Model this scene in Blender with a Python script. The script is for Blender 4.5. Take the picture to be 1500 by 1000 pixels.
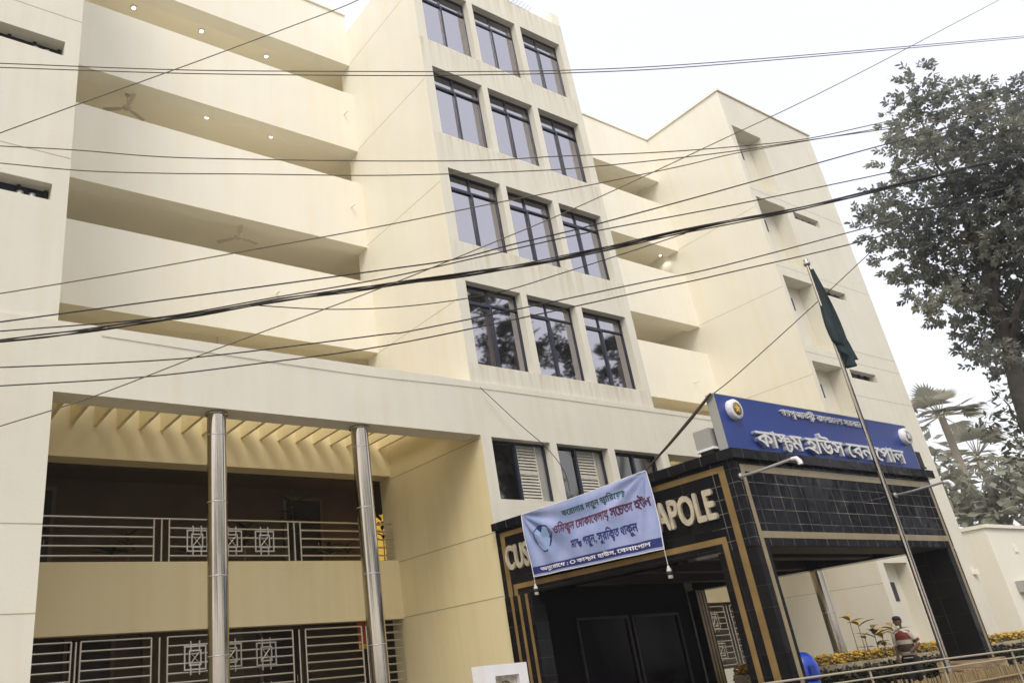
import bpy, bmesh, math, random
import numpy as np
from mathutils import Vector, Matrix, geometry, noise
R_ = math.radians
random.seed(7)
S = bpy.context.scene
COL = S.collection
for o in list(bpy.data.objects): bpy.data.objects.remove(o)

# ------------------------------------------------------------------ camera
CR = Matrix(((0.8359883, -0.1525561, -0.5271150), (-0.5405849, -0.3940173, -0.7433158), (-0.0942951, 0.9063537, -0.4118634)))
CP = Vector((0, 0, 1.6)); CF = 1170.83; CX, CY = 560.47, 472.38       # focal length and principal point of the (cropped) photo, in its pixels
cam = bpy.data.cameras.new('camera'); camo = bpy.data.objects.new('camera', cam); COL.objects.link(camo)
camo.matrix_world = Matrix.Translation(CP) @ CR.to_4x4()
cam.sensor_width = 36; cam.sensor_fit = 'HORIZONTAL'; cam.lens = CF / 1500 * 36
cam.shift_x = (750 - CX) / 1500; cam.shift_y = -(500 - CY) / 1500
cam.clip_start = 0.05; cam.clip_end = 2000
S.camera = camo
def ray(u, v): return CR @ Vector((u - CX, CY - v, -CF))
def at(u, v, ax, val):                       # the point of a measured pixel on the plane axis = val
    d = ray(u, v); return CP + d * ((val - CP[ax]) / d[ax])

# ------------------------------------------------------------------ light
SUN_EL, SUN_AZ = R_(48), R_(221)             # azimuth measured clockwise from +Y: from behind the left shoulder
W = bpy.data.worlds.new('World'); S.world = W; W.use_nodes = True
nt = W.node_tree; nt.nodes.clear()
out = nt.nodes.new('ShaderNodeOutputWorld'); add = nt.nodes.new('ShaderNodeAddShader')
sky = nt.nodes.new('ShaderNodeTexSky'); sky.sky_type = 'NISHITA'; sky.sun_disc = False
sky.sun_elevation = SUN_EL; sky.sun_rotation = SUN_AZ; sky.dust_density = 6; sky.air_density = 1.2
b1 = nt.nodes.new('ShaderNodeBackground'); b1.inputs[1].default_value = 0.05
b2 = nt.nodes.new('ShaderNodeBackground'); b2.inputs[0].default_value = (0.965, 0.96, 1.0, 1); b2.inputs[1].default_value = 0.70
tc = nt.nodes.new('ShaderNodeTexCoord'); cn = nt.nodes.new('ShaderNodeTexNoise'); cn.inputs['Scale'].default_value = 1.6; cn.inputs['Detail'].default_value = 4
nt.links.new(tc.outputs['Generated'], cn.inputs[0]); cr = nt.nodes.new('ShaderNodeValToRGB'); nt.links.new(cn.outputs[0], cr.inputs[0])   # thin, uneven overcast
cr.color_ramp.elements[0].position = .3; cr.color_ramp.elements[1].position = .7; cr.color_ramp.elements[0].color = (.93, .93, 1.0, 1); cr.color_ramp.elements[1].color = (1.0, .985, .975, 1)
nt.links.new(cr.outputs[0], b2.inputs[0])
nt.links.new(sky.outputs[0], b1.inputs[0]); nt.links.new(b1.outputs[0], add.inputs[0]); nt.links.new(b2.outputs[0], add.inputs[1])
nt.links.new(add.outputs[0], out.inputs[0])
sl = bpy.data.lights.new('sun', 'SUN'); sl.energy = 1.0; sl.angle = R_(24); sl.color = (1, 0.955, 0.83)
so = bpy.data.objects.new('sun', sl); COL.objects.link(so)
sv = Vector((math.sin(SUN_AZ) * math.cos(SUN_EL), math.cos(SUN_AZ) * math.cos(SUN_EL), math.sin(SUN_EL)))
so.rotation_euler = sv.to_track_quat('Z', 'Y').to_euler(); so.location = (-10, -10, 30)
S.view_settings.view_transform = 'Standard'; S.view_settings.look = 'None'; S.view_settings.exposure = 0.5; S.view_settings.gamma = 1
S.cycles.max_bounces = 10; S.cycles.diffuse_bounces = 7; S.cycles.glossy_bounces = 4
S.cycles.use_denoising = True

# ------------------------------------------------------------------ materials
MATS = {}
def mat(name, col, rough=0.8, metal=0.0, spec=0.5, emit=None, es=0.0, var=0.0, vscale=3.0, bump=0.0, bscale=40.0, streak=0.0, stretch=(1, 1, 1), two=None):
    if name in MATS: return MATS[name]
    m = bpy.data.materials.new(name); m.use_nodes = True; MATS[name] = m
    n = m.node_tree.nodes; l = m.node_tree.links; p = n['Principled BSDF']
    p.inputs['Base Color'].default_value = (*col, 1); p.inputs['Roughness'].default_value = rough
    p.inputs['Metallic'].default_value = metal; p.inputs['Specular IOR Level'].default_value = spec
    if emit: p.inputs['Emission Color'].default_value = (*emit, 1); p.inputs['Emission Strength'].default_value = es
    geo = n.new('ShaderNodeNewGeometry')
    last = None
    if var or two:
        mp = n.new('ShaderNodeMapping'); mp.inputs['Scale'].default_value = stretch; l.new(geo.outputs['Position'], mp.inputs[0])
        t = n.new('ShaderNodeTexNoise'); t.inputs['Scale'].default_value = vscale; t.inputs['Detail'].default_value = 6; l.new(mp.outputs[0], t.inputs[0])
        r = n.new('ShaderNodeValToRGB'); l.new(t.outputs[0], r.inputs[0])
        a = tuple(c * (1 - var) for c in col); b = tuple(min(1, c * (1 + var)) for c in (two or col))
        r.color_ramp.elements[0].position = 0.3; r.color_ramp.elements[1].position = 0.7
        r.color_ramp.elements[0].color = (*a, 1); r.color_ramp.elements[1].color = (*b, 1)
        last = r.outputs[0]
    if streak:
        mp = n.new('ShaderNodeMapping'); mp.inputs['Scale'].default_value = (2.2, 2.2, 0.12); l.new(geo.outputs['Position'], mp.inputs[0])
        t = n.new('ShaderNodeTexNoise'); t.inputs['Scale'].default_value = 2.0; t.inputs['Detail'].default_value = 5; l.new(mp.outputs[0], t.inputs[0])
        r2 = n.new('ShaderNodeValToRGB'); l.new(t.outputs[0], r2.inputs[0])
        r2.color_ramp.elements[0].position = 0.28; r2.color_ramp.elements[1].position = 0.55
        k = 1 - streak; r2.color_ramp.elements[0].color = (k, k * 0.97, k * 0.92, 1); r2.color_ramp.elements[1].color = (1, 1, 1, 1)
        mx = n.new('ShaderNodeMix'); mx.data_type = 'RGBA'; mx.blend_type = 'MULTIPLY'; mx.inputs[0].default_value = 1
        if last: l.new(last, mx.inputs[6])
        else: mx.inputs[6].default_value = (*col, 1)
        l.new(r2.outputs[0], mx.inputs[7]); last = mx.outputs[2]
    if last: l.new(last, p.inputs['Base Color'])
    if bump:
        t = n.new('ShaderNodeTexNoise'); t.inputs['Scale'].default_value = bscale; t.inputs['Detail'].default_value = 8; l.new(geo.outputs['Position'], t.inputs[0])
        bp = n.new('ShaderNodeBump'); bp.inputs['Strength'].default_value = bump; bp.inputs['Distance'].default_value = 0.01
        l.new(t.outputs[0], bp.inputs['Height']); l.new(bp.outputs[0], p.inputs['Normal'])
    return m

def tile_mat(name, tile, tile2, mortar, w, h, rough, msize=0.006, off=0.0, vaxis='z', uoff=0.0, voff=0.0):
    m = bpy.data.materials.new(name); m.use_nodes = True; MATS[name] = m
    n = m.node_tree.nodes; l = m.node_tree.links; p = n['Principled BSDF']
    geo = n.new('ShaderNodeNewGeometry'); sx = n.new('ShaderNodeSeparateXYZ'); l.new(geo.outputs['Position'], sx.inputs[0])
    ad = n.new('ShaderNodeMath'); l.new(sx.outputs[0], ad.inputs[0]); l.new(sx.outputs[1], ad.inputs[1])
    a2 = n.new('ShaderNodeMath'); l.new(ad.outputs[0], a2.inputs[0]); a2.inputs[1].default_value = uoff
    a3 = n.new('ShaderNodeMath'); l.new(sx.outputs[2], a3.inputs[0]); a3.inputs[1].default_value = voff
    cb = n.new('ShaderNodeCombineXYZ'); l.new(a2.outputs[0], cb.inputs[0]); l.new(a3.outputs[0], cb.inputs[1])
    br = n.new('ShaderNodeTexBrick'); l.new(cb.outputs[0], br.inputs['Vector'])
    br.offset = off; br.inputs['Scale'].default_value = 1
    br.inputs['Color1'].default_value = (*tile, 1); br.inputs['Color2'].default_value = (*tile2, 1); br.inputs['Mortar'].default_value = (*mortar, 1)
    br.inputs['Mortar Size'].default_value = msize; br.inputs['Mortar Smooth'].default_value = 0.2
    br.inputs['Brick Width'].default_value = w; br.inputs['Row Height'].default_value = h
    # the pointing is worn: only stretches of it are still pale
    t = n.new('ShaderNodeTexNoise'); t.inputs['Scale'].default_value = 2.6; t.inputs['Detail'].default_value = 4; l.new(geo.outputs['Position'], t.inputs[0])
    r = n.new('ShaderNodeValToRGB'); l.new(t.outputs[0], r.inputs[0]); r.color_ramp.elements[0].position = 0.44; r.color_ramp.elements[1].position = 0.66
    mx = n.new('ShaderNodeMix'); mx.data_type = 'RGBA'; l.new(r.outputs[0], mx.inputs[0]); mx.inputs[6].default_value = (*[c * 0.22 for c in mortar], 1); mx.inputs[7].default_value = (*mortar, 1)
    l.new(mx.outputs[2], br.inputs['Mortar'])
    p.inputs['Specular IOR Level'].default_value = 0.17
    l.new(br.outputs['Color'], p.inputs['Base Color'])
    rr = n.new('ShaderNodeMath'); rr.operation = 'MULTIPLY_ADD'; l.new(br.outputs['Fac'], rr.inputs[0]); rr.inputs[1].default_value = 0.5; rr.inputs[2].default_value = rough
    l.new(rr.outputs[0], p.inputs['Roughness'])
    # every tile is bedded a touch out of true
    t2 = n.new('ShaderNodeTexNoise'); t2.inputs['Scale'].default_value = 3.0; t2.inputs['Detail'].default_value = 2; l.new(geo.outputs['Position'], t2.inputs[0])
    bp = n.new('ShaderNodeBump'); bp.inputs['Strength'].default_value = 0.2; bp.inputs['Distance'].default_value = 0.05; l.new(t2.outputs[0], bp.inputs['Height'])
    b2 = n.new('ShaderNodeBump'); b2.invert = True; b2.inputs['Strength'].default_value = 0.6; b2.inputs['Distance'].default_value = 0.004
    l.new(br.outputs['Fac'], b2.inputs['Height']); l.new(bp.outputs[0], b2.inputs['Normal']); l.new(b2.outputs[0], p.inputs['Normal'])
    return m

CREAM = mat('cream_plaster', (0.80, 0.774, 0.675), 0.85, var=0.022, vscale=0.7, bump=0.12, bscale=60, streak=0.01)
CREAM2 = mat('cream_plaster_inside', (0.86, 0.815, 0.69), 0.85, var=0.03, vscale=0.9)
CREAM3 = mat('yellow_cream_plaster', (0.76, 0.67, 0.42), 0.85, var=0.03, vscale=0.7, bump=0.12, bscale=60, streak=0.03)
BAND = mat('pale_plaster', (0.675, 0.655, 0.57), 0.85, var=0.035, vscale=0.8, bump=0.25, bscale=14, streak=0.025)
JOINT = mat('joint_shadow', (0.42, 0.36, 0.25), 0.9)
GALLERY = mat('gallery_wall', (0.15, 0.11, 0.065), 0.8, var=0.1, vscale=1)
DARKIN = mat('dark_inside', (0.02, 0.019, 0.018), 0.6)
STEEL = mat('stainless_steel', (0.50, 0.455, 0.38), 0.16, 1.0, var=0.12, vscale=2.5, stretch=(3, 3, 0.4), bump=0.05, bscale=6)
RAILST = mat('rail_steel', (0.60, 0.57, 0.50), 0.3, 0.85)
FRAME = mat('window_frame', (0.012, 0.016, 0.036), 0.4)
GLASS = mat('mirror_glass', (0.43, 0.415, 0.455), 0.03, 1.0)
GLASSD = mat('dark_glass', (0.17, 0.165, 0.16), 0.05, 1.0)
SHUT = mat('shutter_slats', (0.55, 0.53, 0.46), 0.5, var=0.08, vscale=5)
GRANITE = tile_mat('black_granite', (0.006, 0.007, 0.011), (0.012, 0.013, 0.02), (0.24, 0.225, 0.19), 0.31, 0.205, 0.09, 0.006)
GRANITE_B = tile_mat('black_granite_wide', (0.006, 0.006, 0.008), (0.01, 0.01, 0.012), (0.05, 0.047, 0.043), 0.6, 0.3, 0.16, 0.004)
GRANITE_C = tile_mat('black_granite_edge', (0.006, 0.006, 0.009), (0.012, 0.012, 0.016), (0.16, 0.155, 0.14), 0.31, 5.0, 0.14, 0.006)
GOLD = mat('gold_stone', (0.23, 0.15, 0.055), 0.3, var=0.2, vscale=4)
BEIGE = mat('gold_stone_sheen', (0.30, 0.245, 0.15), 0.3, var=0.15, vscale=4)  # same gold stone on the front, its reflection put into a paler colour
LETTER = mat('brushed_letters', (0.62, 0.56, 0.44), 0.35, 0.35, var=0.15, vscale=8)
BLUE = mat('sign_blue', (0.012, 0.04, 0.25), 0.35, var=0.06, vscale=2)
WHITEL = mat('white_letters', (0.8, 0.8, 0.8), 0.25, 0.5)
WHITE = mat('white_paint', (0.78, 0.78, 0.82), 0.5, var=0.03, vscale=5)
GREYM = mat('grey_metal', (0.45, 0.45, 0.44), 0.4, 0.6)
BLACKR = mat('black_rubber', (0.012, 0.012, 0.012), 0.6)
WIRE = mat('cable_sheath', (0.022, 0.018, 0.014), 0.6)
BULB = mat('lit_bulb', (1, 1, 1), 0.5, emit=(1, 0.97, 0.9), es=6)

# ------------------------------------------------------------------ mesh builder
class MB:
    def __init__(s): s.v = []; s.f = []; s.sm = []
    def face(s, pts, smooth=False):
        i = len(s.v); s.v += [tuple(p) for p in pts]; s.f.append(tuple(range(i, i + len(pts)))); s.sm.append(smooth)
    def add(s, vs, fs, smooth=False):
        i = len(s.v); s.v += [tuple(p) for p in vs]
        for f in fs: s.f.append(tuple(i + k for k in f)); s.sm.append(smooth)
    def box(s, x0, x1, y0, y1, z0, z1, M=None):
        vs = [Vector(p) for p in ((x0, y0, z0), (x1, y0, z0), (x1, y1, z0), (x0, y1, z0), (x0, y0, z1), (x1, y0, z1), (x1, y1, z1), (x0, y1, z1))]
        if M: vs = [M @ p for p in vs]
        s.add(vs, [(3, 2, 1, 0), (4, 5, 6, 7), (0, 1, 5, 4), (1, 2, 6, 5), (2, 3, 7, 6), (3, 0, 4, 7)]); return s
    def tube(s, pts, r, n=8, cap=True):
        pts = [Vector(p) for p in pts]; rs = r if isinstance(r, (list, tuple)) else [r] * len(pts)
        vs = []; up = None
        for i, p in enumerate(pts):
            d = (pts[min(i + 1, len(pts) - 1)] - pts[max(i - 1, 0)]).normalized()
            if up is None: up = Vector((0, 0, 1)) if abs(d.z) < 0.9 else Vector((1, 0, 0))
            a = d.cross(up).normalized(); b = a.cross(d).normalized(); up = b
            for k in range(n):
                t = 2 * math.pi * k / n; vs.append(p + (a * math.cos(t) + b * math.sin(t)) * rs[i])
        fs = []
        for i in range(len(pts) - 1):
            for k in range(n):
                k2 = (k + 1) % n; fs.append((i * n + k, i * n + k2, (i + 1) * n + k2, (i + 1) * n + k))
        s.add(vs, fs, True)
        if cap:
            s.face([vs[k] for k in range(n)][::-1]); s.face([vs[(len(pts) - 1) * n + k] for k in range(n)])
        return s
    def lathe(s, prof, c=(0, 0, 0), n=24, M=None, smooth=True):
        vs = []
        for r, z in prof:
            for k in range(n):
                t = 2 * math.pi * k / n; p = Vector((r * math.cos(t), r * math.sin(t), z))
                if M: p = M @ p
                vs.append(p + Vector(c))
        fs = [(i * n + k, i * n + (k + 1) % n, (i + 1) * n + (k + 1) % n, (i + 1) * n + k) for i in range(len(prof) - 1) for k in range(n)]
        s.add(vs, fs, smooth); return s
    def loft(s, rings, cap=True, smooth=True):
        n = len(rings[0]); vs = [p for r in rings for p in r]
        fs = [(i * n + k, i * n + (k + 1) % n, (i + 1) * n + (k + 1) % n, (i + 1) * n + k) for i in range(len(rings) - 1) for k in range(n)]
        s.add(vs, fs, smooth)
        if cap: s.face(rings[0][::-1]); s.face(rings[-1])
        return s
    def build(s, name, m, parent=None, label=None):
        me = bpy.data.meshes.new(name); off = BASE.get(parent.name, Vector()) if parent else Vector()
        me.from_pydata([tuple(Vector(p) - off) for p in s.v], [], s.f)
        me.polygons.foreach_set('use_smooth', s.sm)
        for mm in (m if isinstance(m, (list, tuple)) else [m]): me.materials.append(mm)
        me.update()
        o = bpy.data.objects.new(name, me); COL.objects.link(o)
        if parent: o.parent = parent; BASE[o.name] = off
        if label: o['label'] = label
        return o
BASE = {}
def rootify(o):                                        # moves a one-mesh thing's origin to its base
    vs = [v.co.copy() for v in o.data.vertices]
    c = Vector(((min(v.x for v in vs) + max(v.x for v in vs)) / 2, (min(v.y for v in vs) + max(v.y for v in vs)) / 2, min(v.z for v in vs)))
    o.data.transform(Matrix.Translation(-c)); o.location = c; BASE[o.name] = c; return o
def thing(name, label, cat, loc, group=None, kind=None):
    o = bpy.data.objects.new(name, None); COL.objects.link(o); o.location = loc; o.empty_display_size = 0.2
    BASE[o.name] = Vector(loc); return tag(o, label, cat, group, kind)
def tag(o, label=None, cat=None, group=None, kind=None):
    if label: o['label'] = label
    if cat: o['category'] = cat
    if group: o['group'] = group
    if kind: o['kind'] = kind
    return o
def kids(o): return [c for c in bpy.data.objects if c.parent == o]
def copy_part(o, parent, dx=0, dz=0, loc=None):
    c = o.copy(); COL.objects.link(c); c.parent = parent
    if loc is not None: c.location = loc
    else: c.location = o.location + Vector((dx, 0, dz))
    BASE[c.name] = BASE.get(parent.name, Vector())
    for k in kids(o):
        d = k.copy(); COL.objects.link(d); d.parent = c
    return c

def wall_front(mb, y, x0, x1, z0, z1, holes, back=True):
    """a wall face on the plane y looking to -Y; holes = (x0,x1,z0,z1,depth,closed)"""
    xs = sorted({x0, x1, *[h[0] for h in holes], *[h[1] for h in holes]}); zs = sorted({z0, z1, *[h[2] for h in holes], *[h[3] for h in holes]})
    for a, b in zip(xs, xs[1:]):
        for c, d in zip(zs, zs[1:]):
            mx, mz = (a + b) / 2, (c + d) / 2
            if any(h[0] < mx < h[1] and h[2] < mz < h[3] for h in holes): continue
            mb.face([(a, y, c), (b, y, c), (b, y, d), (a, y, d)])
    for hx0, hx1, hz0, hz1, dp, closed in holes:
        Y = y + dp
        mb.face([(hx0, y, hz0), (hx0, Y, hz0), (hx1, Y, hz0), (hx1, y, hz0)][::-1])
        mb.face([(hx0, y, hz1), (hx0, Y, hz1), (hx1, Y, hz1), (hx1, y, hz1)])
        mb.face([(hx0, y, hz0), (hx0, Y, hz0), (hx0, Y, hz1), (hx0, y, hz1)])
        mb.face([(hx1, y, hz0), (hx1, Y, hz0), (hx1, Y, hz1), (hx1, y, hz1)][::-1])
        if closed: mb.face([(hx0, Y, hz0), (hx1, Y, hz0), (hx1, Y, hz1), (hx0, Y, hz1)])

# ------------------------------------------------------------------ lettering
def glyph_contours(txt, res=4):
    cu = bpy.data.curves.new('lettering_source', 'FONT'); cu.body = txt; cu.size = 1; cu.resolution_u = res
    ob = bpy.data.objects.new('lettering_source', cu); COL.objects.link(ob); bpy.context.view_layer.update()
    c2 = ob.to_curve(bpy.context.evaluated_depsgraph_get(), apply_modifiers=False); out_ = []
    for sp in c2.splines:
        bp = sp.bezier_points; pts = []
        if len(bp):
            for i in range(len(bp)):
                a, b = bp[i], bp[(i + 1) % len(bp)]
                straight = (a.handle_right - a.co).cross(b.co - a.co).length < 1e-5 and (b.handle_left - b.co).cross(b.co - a.co).length < 1e-5
                if straight: pts.append(a.co.to_2d())
                else: pts += [p.to_2d() for p in geometry.interpolate_bezier(a.co, a.handle_right, b.handle_left, b.co, res + 1)[:-1]]
        else: pts = [Vector((p.co.x, p.co.y)) for p in sp.points]
        cl = []
        for p in pts:
            if not cl or (p - cl[-1]).length > 1e-4: cl.append(p)
        if len(cl) > 2 and (cl[0] - cl[-1]).length < 1e-4: cl.pop()
        if len(cl) > 2: out_.append([(p.x, p.y) for p in cl])
    ob.to_curve_clear(); bpy.data.objects.remove(ob); bpy.data.curves.remove(cu)
    return out_
def script_line(s):
    """letters in visual order; {x} sets x small under the letter before it, [xy] joins two letters into a conjunct"""
    conts = []; pen = 0.0; run = ''
    def put(txt, k=1.0, dx=0.0, dy=0.0):
        c = glyph_contours(txt); conts.extend([[(p[0] * k + pen + dx, p[1] * k + dy) for p in q] for q in c])
        return max(p[0] for q in c for p in q) * k
    i = 0
    while i <= len(s):
        ch = s[i] if i < len(s) else ' '
        if ch in ' [{' or i == len(s):
            if run:
                w = put(run); 
                if ch == '{': sub = s[i + 1]; c = glyph_contours(sub); wk = max(p[0] for q in c for p in q) * .6; put(sub, .6, w - wk, -.3)
                pen += w
            run = ''
            if ch == '{': i += 2
            elif ch == '[':
                h = HEAD[0]; w1 = put(s[i + 1], .72, 0, h * .28); w2 = put(s[i + 2], .80, w1 * .62, -.13); pen += w1 * .62 + w2 - .02; i += 3
            elif ch == ' ': pen += .25
        else: run += ch
        i += 1
    return conts
HEAD = [max(p[1] for q in glyph_contours('ম') for p in q)]
def fill(conts, bold=0.0, k=1.0):
    """union of all contours (non-zero winding) as triangles"""
    if bold:
        base = conts; conts = []
        for dx, dy in ((0, 0), (bold, 0), (-bold, 0), (0, bold), (0, -bold)):
            conts += [[(p[0] + dx, p[1] + dy) for p in c] for c in base]
    V = []; E = []
    for c in conts:
        i = len(V); V += [Vector(p) for p in c]; E += [(i + j, i + (j + 1) % len(c)) for j in range(len(c))]
    vs, es, fs, *_ = geometry.delaunay_2d_cdt(V, E, [], 0, 1e-6)
    P = np.array([(v.x, v.y) for v in vs]); F = np.array([f for f in fs if len(f) == 3])
    if len(F) == 0: return [], []
    cen = P[F].mean(1); wn = np.zeros(len(cen))
    for c in conts:
        a = np.array(c); b = np.roll(a, -1, 0)
        for (x0, y0), (x1, y1) in zip(a, b):
            up = (y0 <= cen[:, 1]) & (y1 > cen[:, 1]); dn = (y0 > cen[:, 1]) & (y1 <= cen[:, 1])
            side = (x1 - x0) * (cen[:, 1] - y0) - (cen[:, 0] - x0) * (y1 - y0)
            wn += (up & (side > 0)).astype(int) - (dn & (side < 0)).astype(int)
    keep = F[np.abs(wn) > 0.5]
    return P, keep
def lettering(name, txt, m, parent, fn, bold=0.0, depth=0.0, cap=None):
    """fn(a, b, d): a 0..1 along the text, b = height in units of the text's width, d = how far out -> world point"""
    P, T = fill(script_line(txt), bold)
    used = np.unique(T); x0, x1 = P[used, 0].min(), P[used, 0].max(); y0 = P[used, 1].min(); y1 = P[used, 1].max()
    mb = MB(); w = x1 - x0; h = y1 - y0
    pts = [((p[0] - x0) / w, (p[1] - y0) / h) for p in P]
    front = [fn(a, b, depth) for a, b in pts]
    mb.add(front, [tuple(t) for t in T])
    if depth:
        ed = {}
        for t in T:
            for a, b in ((t[0], t[1]), (t[1], t[2]), (t[2], t[0])):
                ed[(a, b)] = 1
        for a, b in ed:
            if (b, a) not in ed:
                mb.face([front[a], front[b], fn(*pts[b], 0), fn(*pts[a], 0)])
    # drop unused verts
    us = sorted({i for f in mb.f for i in f}); mp = {j: i for i, j in enumerate(us)}
    mb.v = [mb.v[i] for i in us]; mb.f = [tuple(mp[i] for i in f) for f in mb.f]
    return mb.build(name, m, parent)

# ================================================================== SETTING
G = 0.2                                                # ground level
asph = mat('dusty_asphalt', (0.13, 0.115, 0.095), 0.9, var=0.25, vscale=1.5, bump=0.4, bscale=25)
b = MB(); N = 24
b.face([(-120, -120, G), (200, -120, G), (200, 200, G), (-120, 200, G)])
tag(b.build('ground', asph), kind='structure')
pav = mat('forecourt_paving', (0.30, 0.26, 0.20), 0.85, var=0.15, vscale=2)
b = MB(); b.box(-12, 36, 6.4, 12.3, G - 0.2, G + 0.12)
tag(b.build('forecourt', pav), kind='structure')

# ================================================================== OFFICE BUILDING
F0, FT, BK = 12.68, 12.74, 16.25                       # plane of the lower front, of the tower, of the recessed wings
XL, XT0, XT1, XR0, XR1 = 2.48, 11.27, 17.52, 26.3, 32.8
ROOF = 21.65; ZB0, ZB1 = 6.33, 7.57                    # the band over the ground storeys
OFFICE = thing('office_building', 'cream plastered six storey office building with banks of dark framed windows and recessed balconies', 'building', (14.6, 14.5, G))
OPEN = [(8.5, 9.67), (11.78, 12.9), (15.07, 16.23), (18.38, 19.55)]

# end blocks
b = MB()
slits = [(-1.6, 2.2, 9.88, 10.22, 0.35, False), (-1.6, 2.2, 13.17, 13.52, 0.35, False), (-1.6, 2.2, 16.45, 16.8, 0.35, False)]
wall_front(b, FT, -9, XL, ZB1, ROOF, slits)
b.build('end_block_front', BAND, OFFICE); b = MB()
b.face([(XL, FT, ZB1), (XL, 20, ZB1), (XL, 20, ROOF), (XL, FT, ROOF)])
b.face([(-9, FT, ROOF), (XL, FT, ROOF), (XL, 20, ROOF), (-9, 20, ROOF)])
b.face([(-9, FT, G), (-9, 20, G), (-9, 20, ROOF), (-9, FT, ROOF)])
b.face([(-9, 20, G), (XL, 20, G), (XL, 20, ROOF), (-9, 20, ROOF)])
b.build('end_block', CREAM, OFFICE)
b = MB()
hr = [(26.55, 28.45, z0, z1, 0.55, True) for z0, z1 in ((7.45, 10.2), (10.75, 13.48), (14.05, 16.8), (17.35, 20.08))]
hs = [(28.95, 30.75, z0, z0 + 0.32, 0.3, False) for z0 in (9.88, 13.2, 16.45)]
hg = [(26.7, 28.17, 1.0, 3.57, 0.4, True)]
wall_front(b, FT, XR0, XR1, G, ROOF, hr + hs + hg)
b.build('end_block_front', BAND, OFFICE); b = MB()
b.face([(XR0, FT, G), (XR0, 20, G), (XR0, 20, ROOF), (XR0, FT, ROOF)][::-1])
b.face([(XR1, FT, G), (XR1, 20, G), (XR1, 20, ROOF), (XR1, FT, ROOF)])
b.face([(XR0, FT, ROOF), (XR1, FT, ROOF), (XR1, 20, ROOF), (XR0, 20, ROOF)])
b.face([(XR0, 20, G), (XR1, 20, G), (XR1, 20, ROOF), (XR0, 20, ROOF)])
b.build('end_block', CREAM, OFFICE)
# slit windows of the end blocks: dark glazing with mullions and a blind
def slit(x0, x1, z0, z1, y, boxes):
    b = MB(); b.box(x0 - .02, x1 + .02, y + 0.3, y + 0.345, z0 - .02, z1 + .02); o = b.build('slit_window', FRAME, OFFICE)
    b = MB(); k = x0 + 0.12
    while k < x1 - 0.05: b.box(k, k + 0.06, y + 0.25, y + 0.3, z0, z1); k += 0.45
    b.box(x0, x1, y + 0.26, y + 0.3, z0, z0 + 0.05); b.build('mullion', BLACKR, o)
    if boxes:
        for k in boxes:
            b = MB(); b.lathe([(0, -0.06), (0.06, -0.06), (0.06, 0.06), (0, 0.06)], (k, y + 0.2, z0 + 0.1), 14); b.build('conduit', GREYM, o)
for s in slits: slit(s[0], s[1], s[2], s[3], FT, (1.72, 1.92, 0.75))
for s in hs: slit(s[0], s[1], s[2], s[3], FT - 0.05, None)
for z in (9.18, 12.52, 15.85, 19.17):
    b = MB(); b.box(27.62, 27.77, FT + 0.535, FT + 0.56, z, z + 0.5); b.build('vent_slit', FRAME, OFFICE)
b = MB(); b.box(27.5, 27.78, FT + 0.385, FT + 0.41, 2.48, 3.04); b.build('vent_slit', FRAME, OFFICE)

# lower front: band over galleries, pier of the left end, lower face of the tower
b = MB()
W5 = [(11.57, 13.33), (13.54, 15.27), (15.5, 17.22)]
holes5 = [(x0, x1, 4.95, 6.31, 0.27, False) for x0, x1 in W5]
wall_front(b, F0, -9, XL, G, ZB1, [])
wall_front(b, F0, XL, XT0, ZB0, ZB1, [])
wall_front(b, F0, XT0, XT1, G, ZB1, holes5)
wall_front(b, F0, XT1, XR0 - 0.003, ZB0, ZB1, [])
b.face([(-9, F0, ZB1), (XR0 - .003, F0, ZB1), (XR0 - .003, FT + 0.01, ZB1), (-9, FT + 0.01, ZB1)])
for x0, x1 in ((XL, XT0), (XT1, XR0 - 0.003)):
    b.face([(x0, F0, ZB0), (x0, 13.2, ZB0), (x1, 13.2, ZB0), (x1, F0, ZB0)])
    b.face([(x0, 13.2, ZB0), (x0, 13.2, ZB1), (x1, 13.2, ZB1), (x1, 13.2, ZB0)])
    b.face([(x0, FT, ZB1), (x1, FT, ZB1), (x1, 13.2, ZB1), (x0, 13.2, ZB1)])
b.build('front_band', BAND, OFFICE)
for x in (XL, XT0, XT1):
    b = MB(); b.face([(x, F0, G), (x, BK + 0.5, G), (x, BK + 0.5, ZB1), (x, F0, ZB1)]); b.build('pier', CREAM3, OFFICE)
# the tower's paint carries rain stains that run down from the sills
SILL = BAND.copy(); SILL.name = 'pale_plaster_rain_stained'; n_ = SILL.node_tree.nodes; l_ = SILL.node_tree.links; p_ = n_['Principled BSDF']; src = p_.inputs['Base Color'].links[0].from_socket
def M_(op, a, b_=0.0):
    m_ = n_.new('ShaderNodeMath'); m_.operation = op
    for k_, v_ in ((0, a), (1, b_)):
        if isinstance(v_, (int, float)): m_.inputs[k_].default_value = v_
        else: l_.new(v_, m_.inputs[k_])
    return m_.outputs[0]
gp = n_.new('ShaderNodeNewGeometry'); sp_ = n_.new('ShaderNodeSeparateXYZ'); l_.new(gp.outputs['Position'], sp_.inputs[0])
dist = M_('MULTIPLY', M_('FRACT', M_('DIVIDE', M_('SUBTRACT', 40.5, sp_.outputs[2]), 3.245)), 3.245)
cbn = n_.new('ShaderNodeCombineXYZ'); l_.new(M_('MULTIPLY', sp_.outputs[0], 4.0), cbn.inputs[0]); l_.new(M_('MULTIPLY', sp_.outputs[2], .25), cbn.inputs[2])
tn = n_.new('ShaderNodeTexNoise'); tn.inputs['Scale'].default_value = 1.6; tn.inputs['Detail'].default_value = 5; l_.new(cbn.outputs[0], tn.inputs[0])
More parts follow.
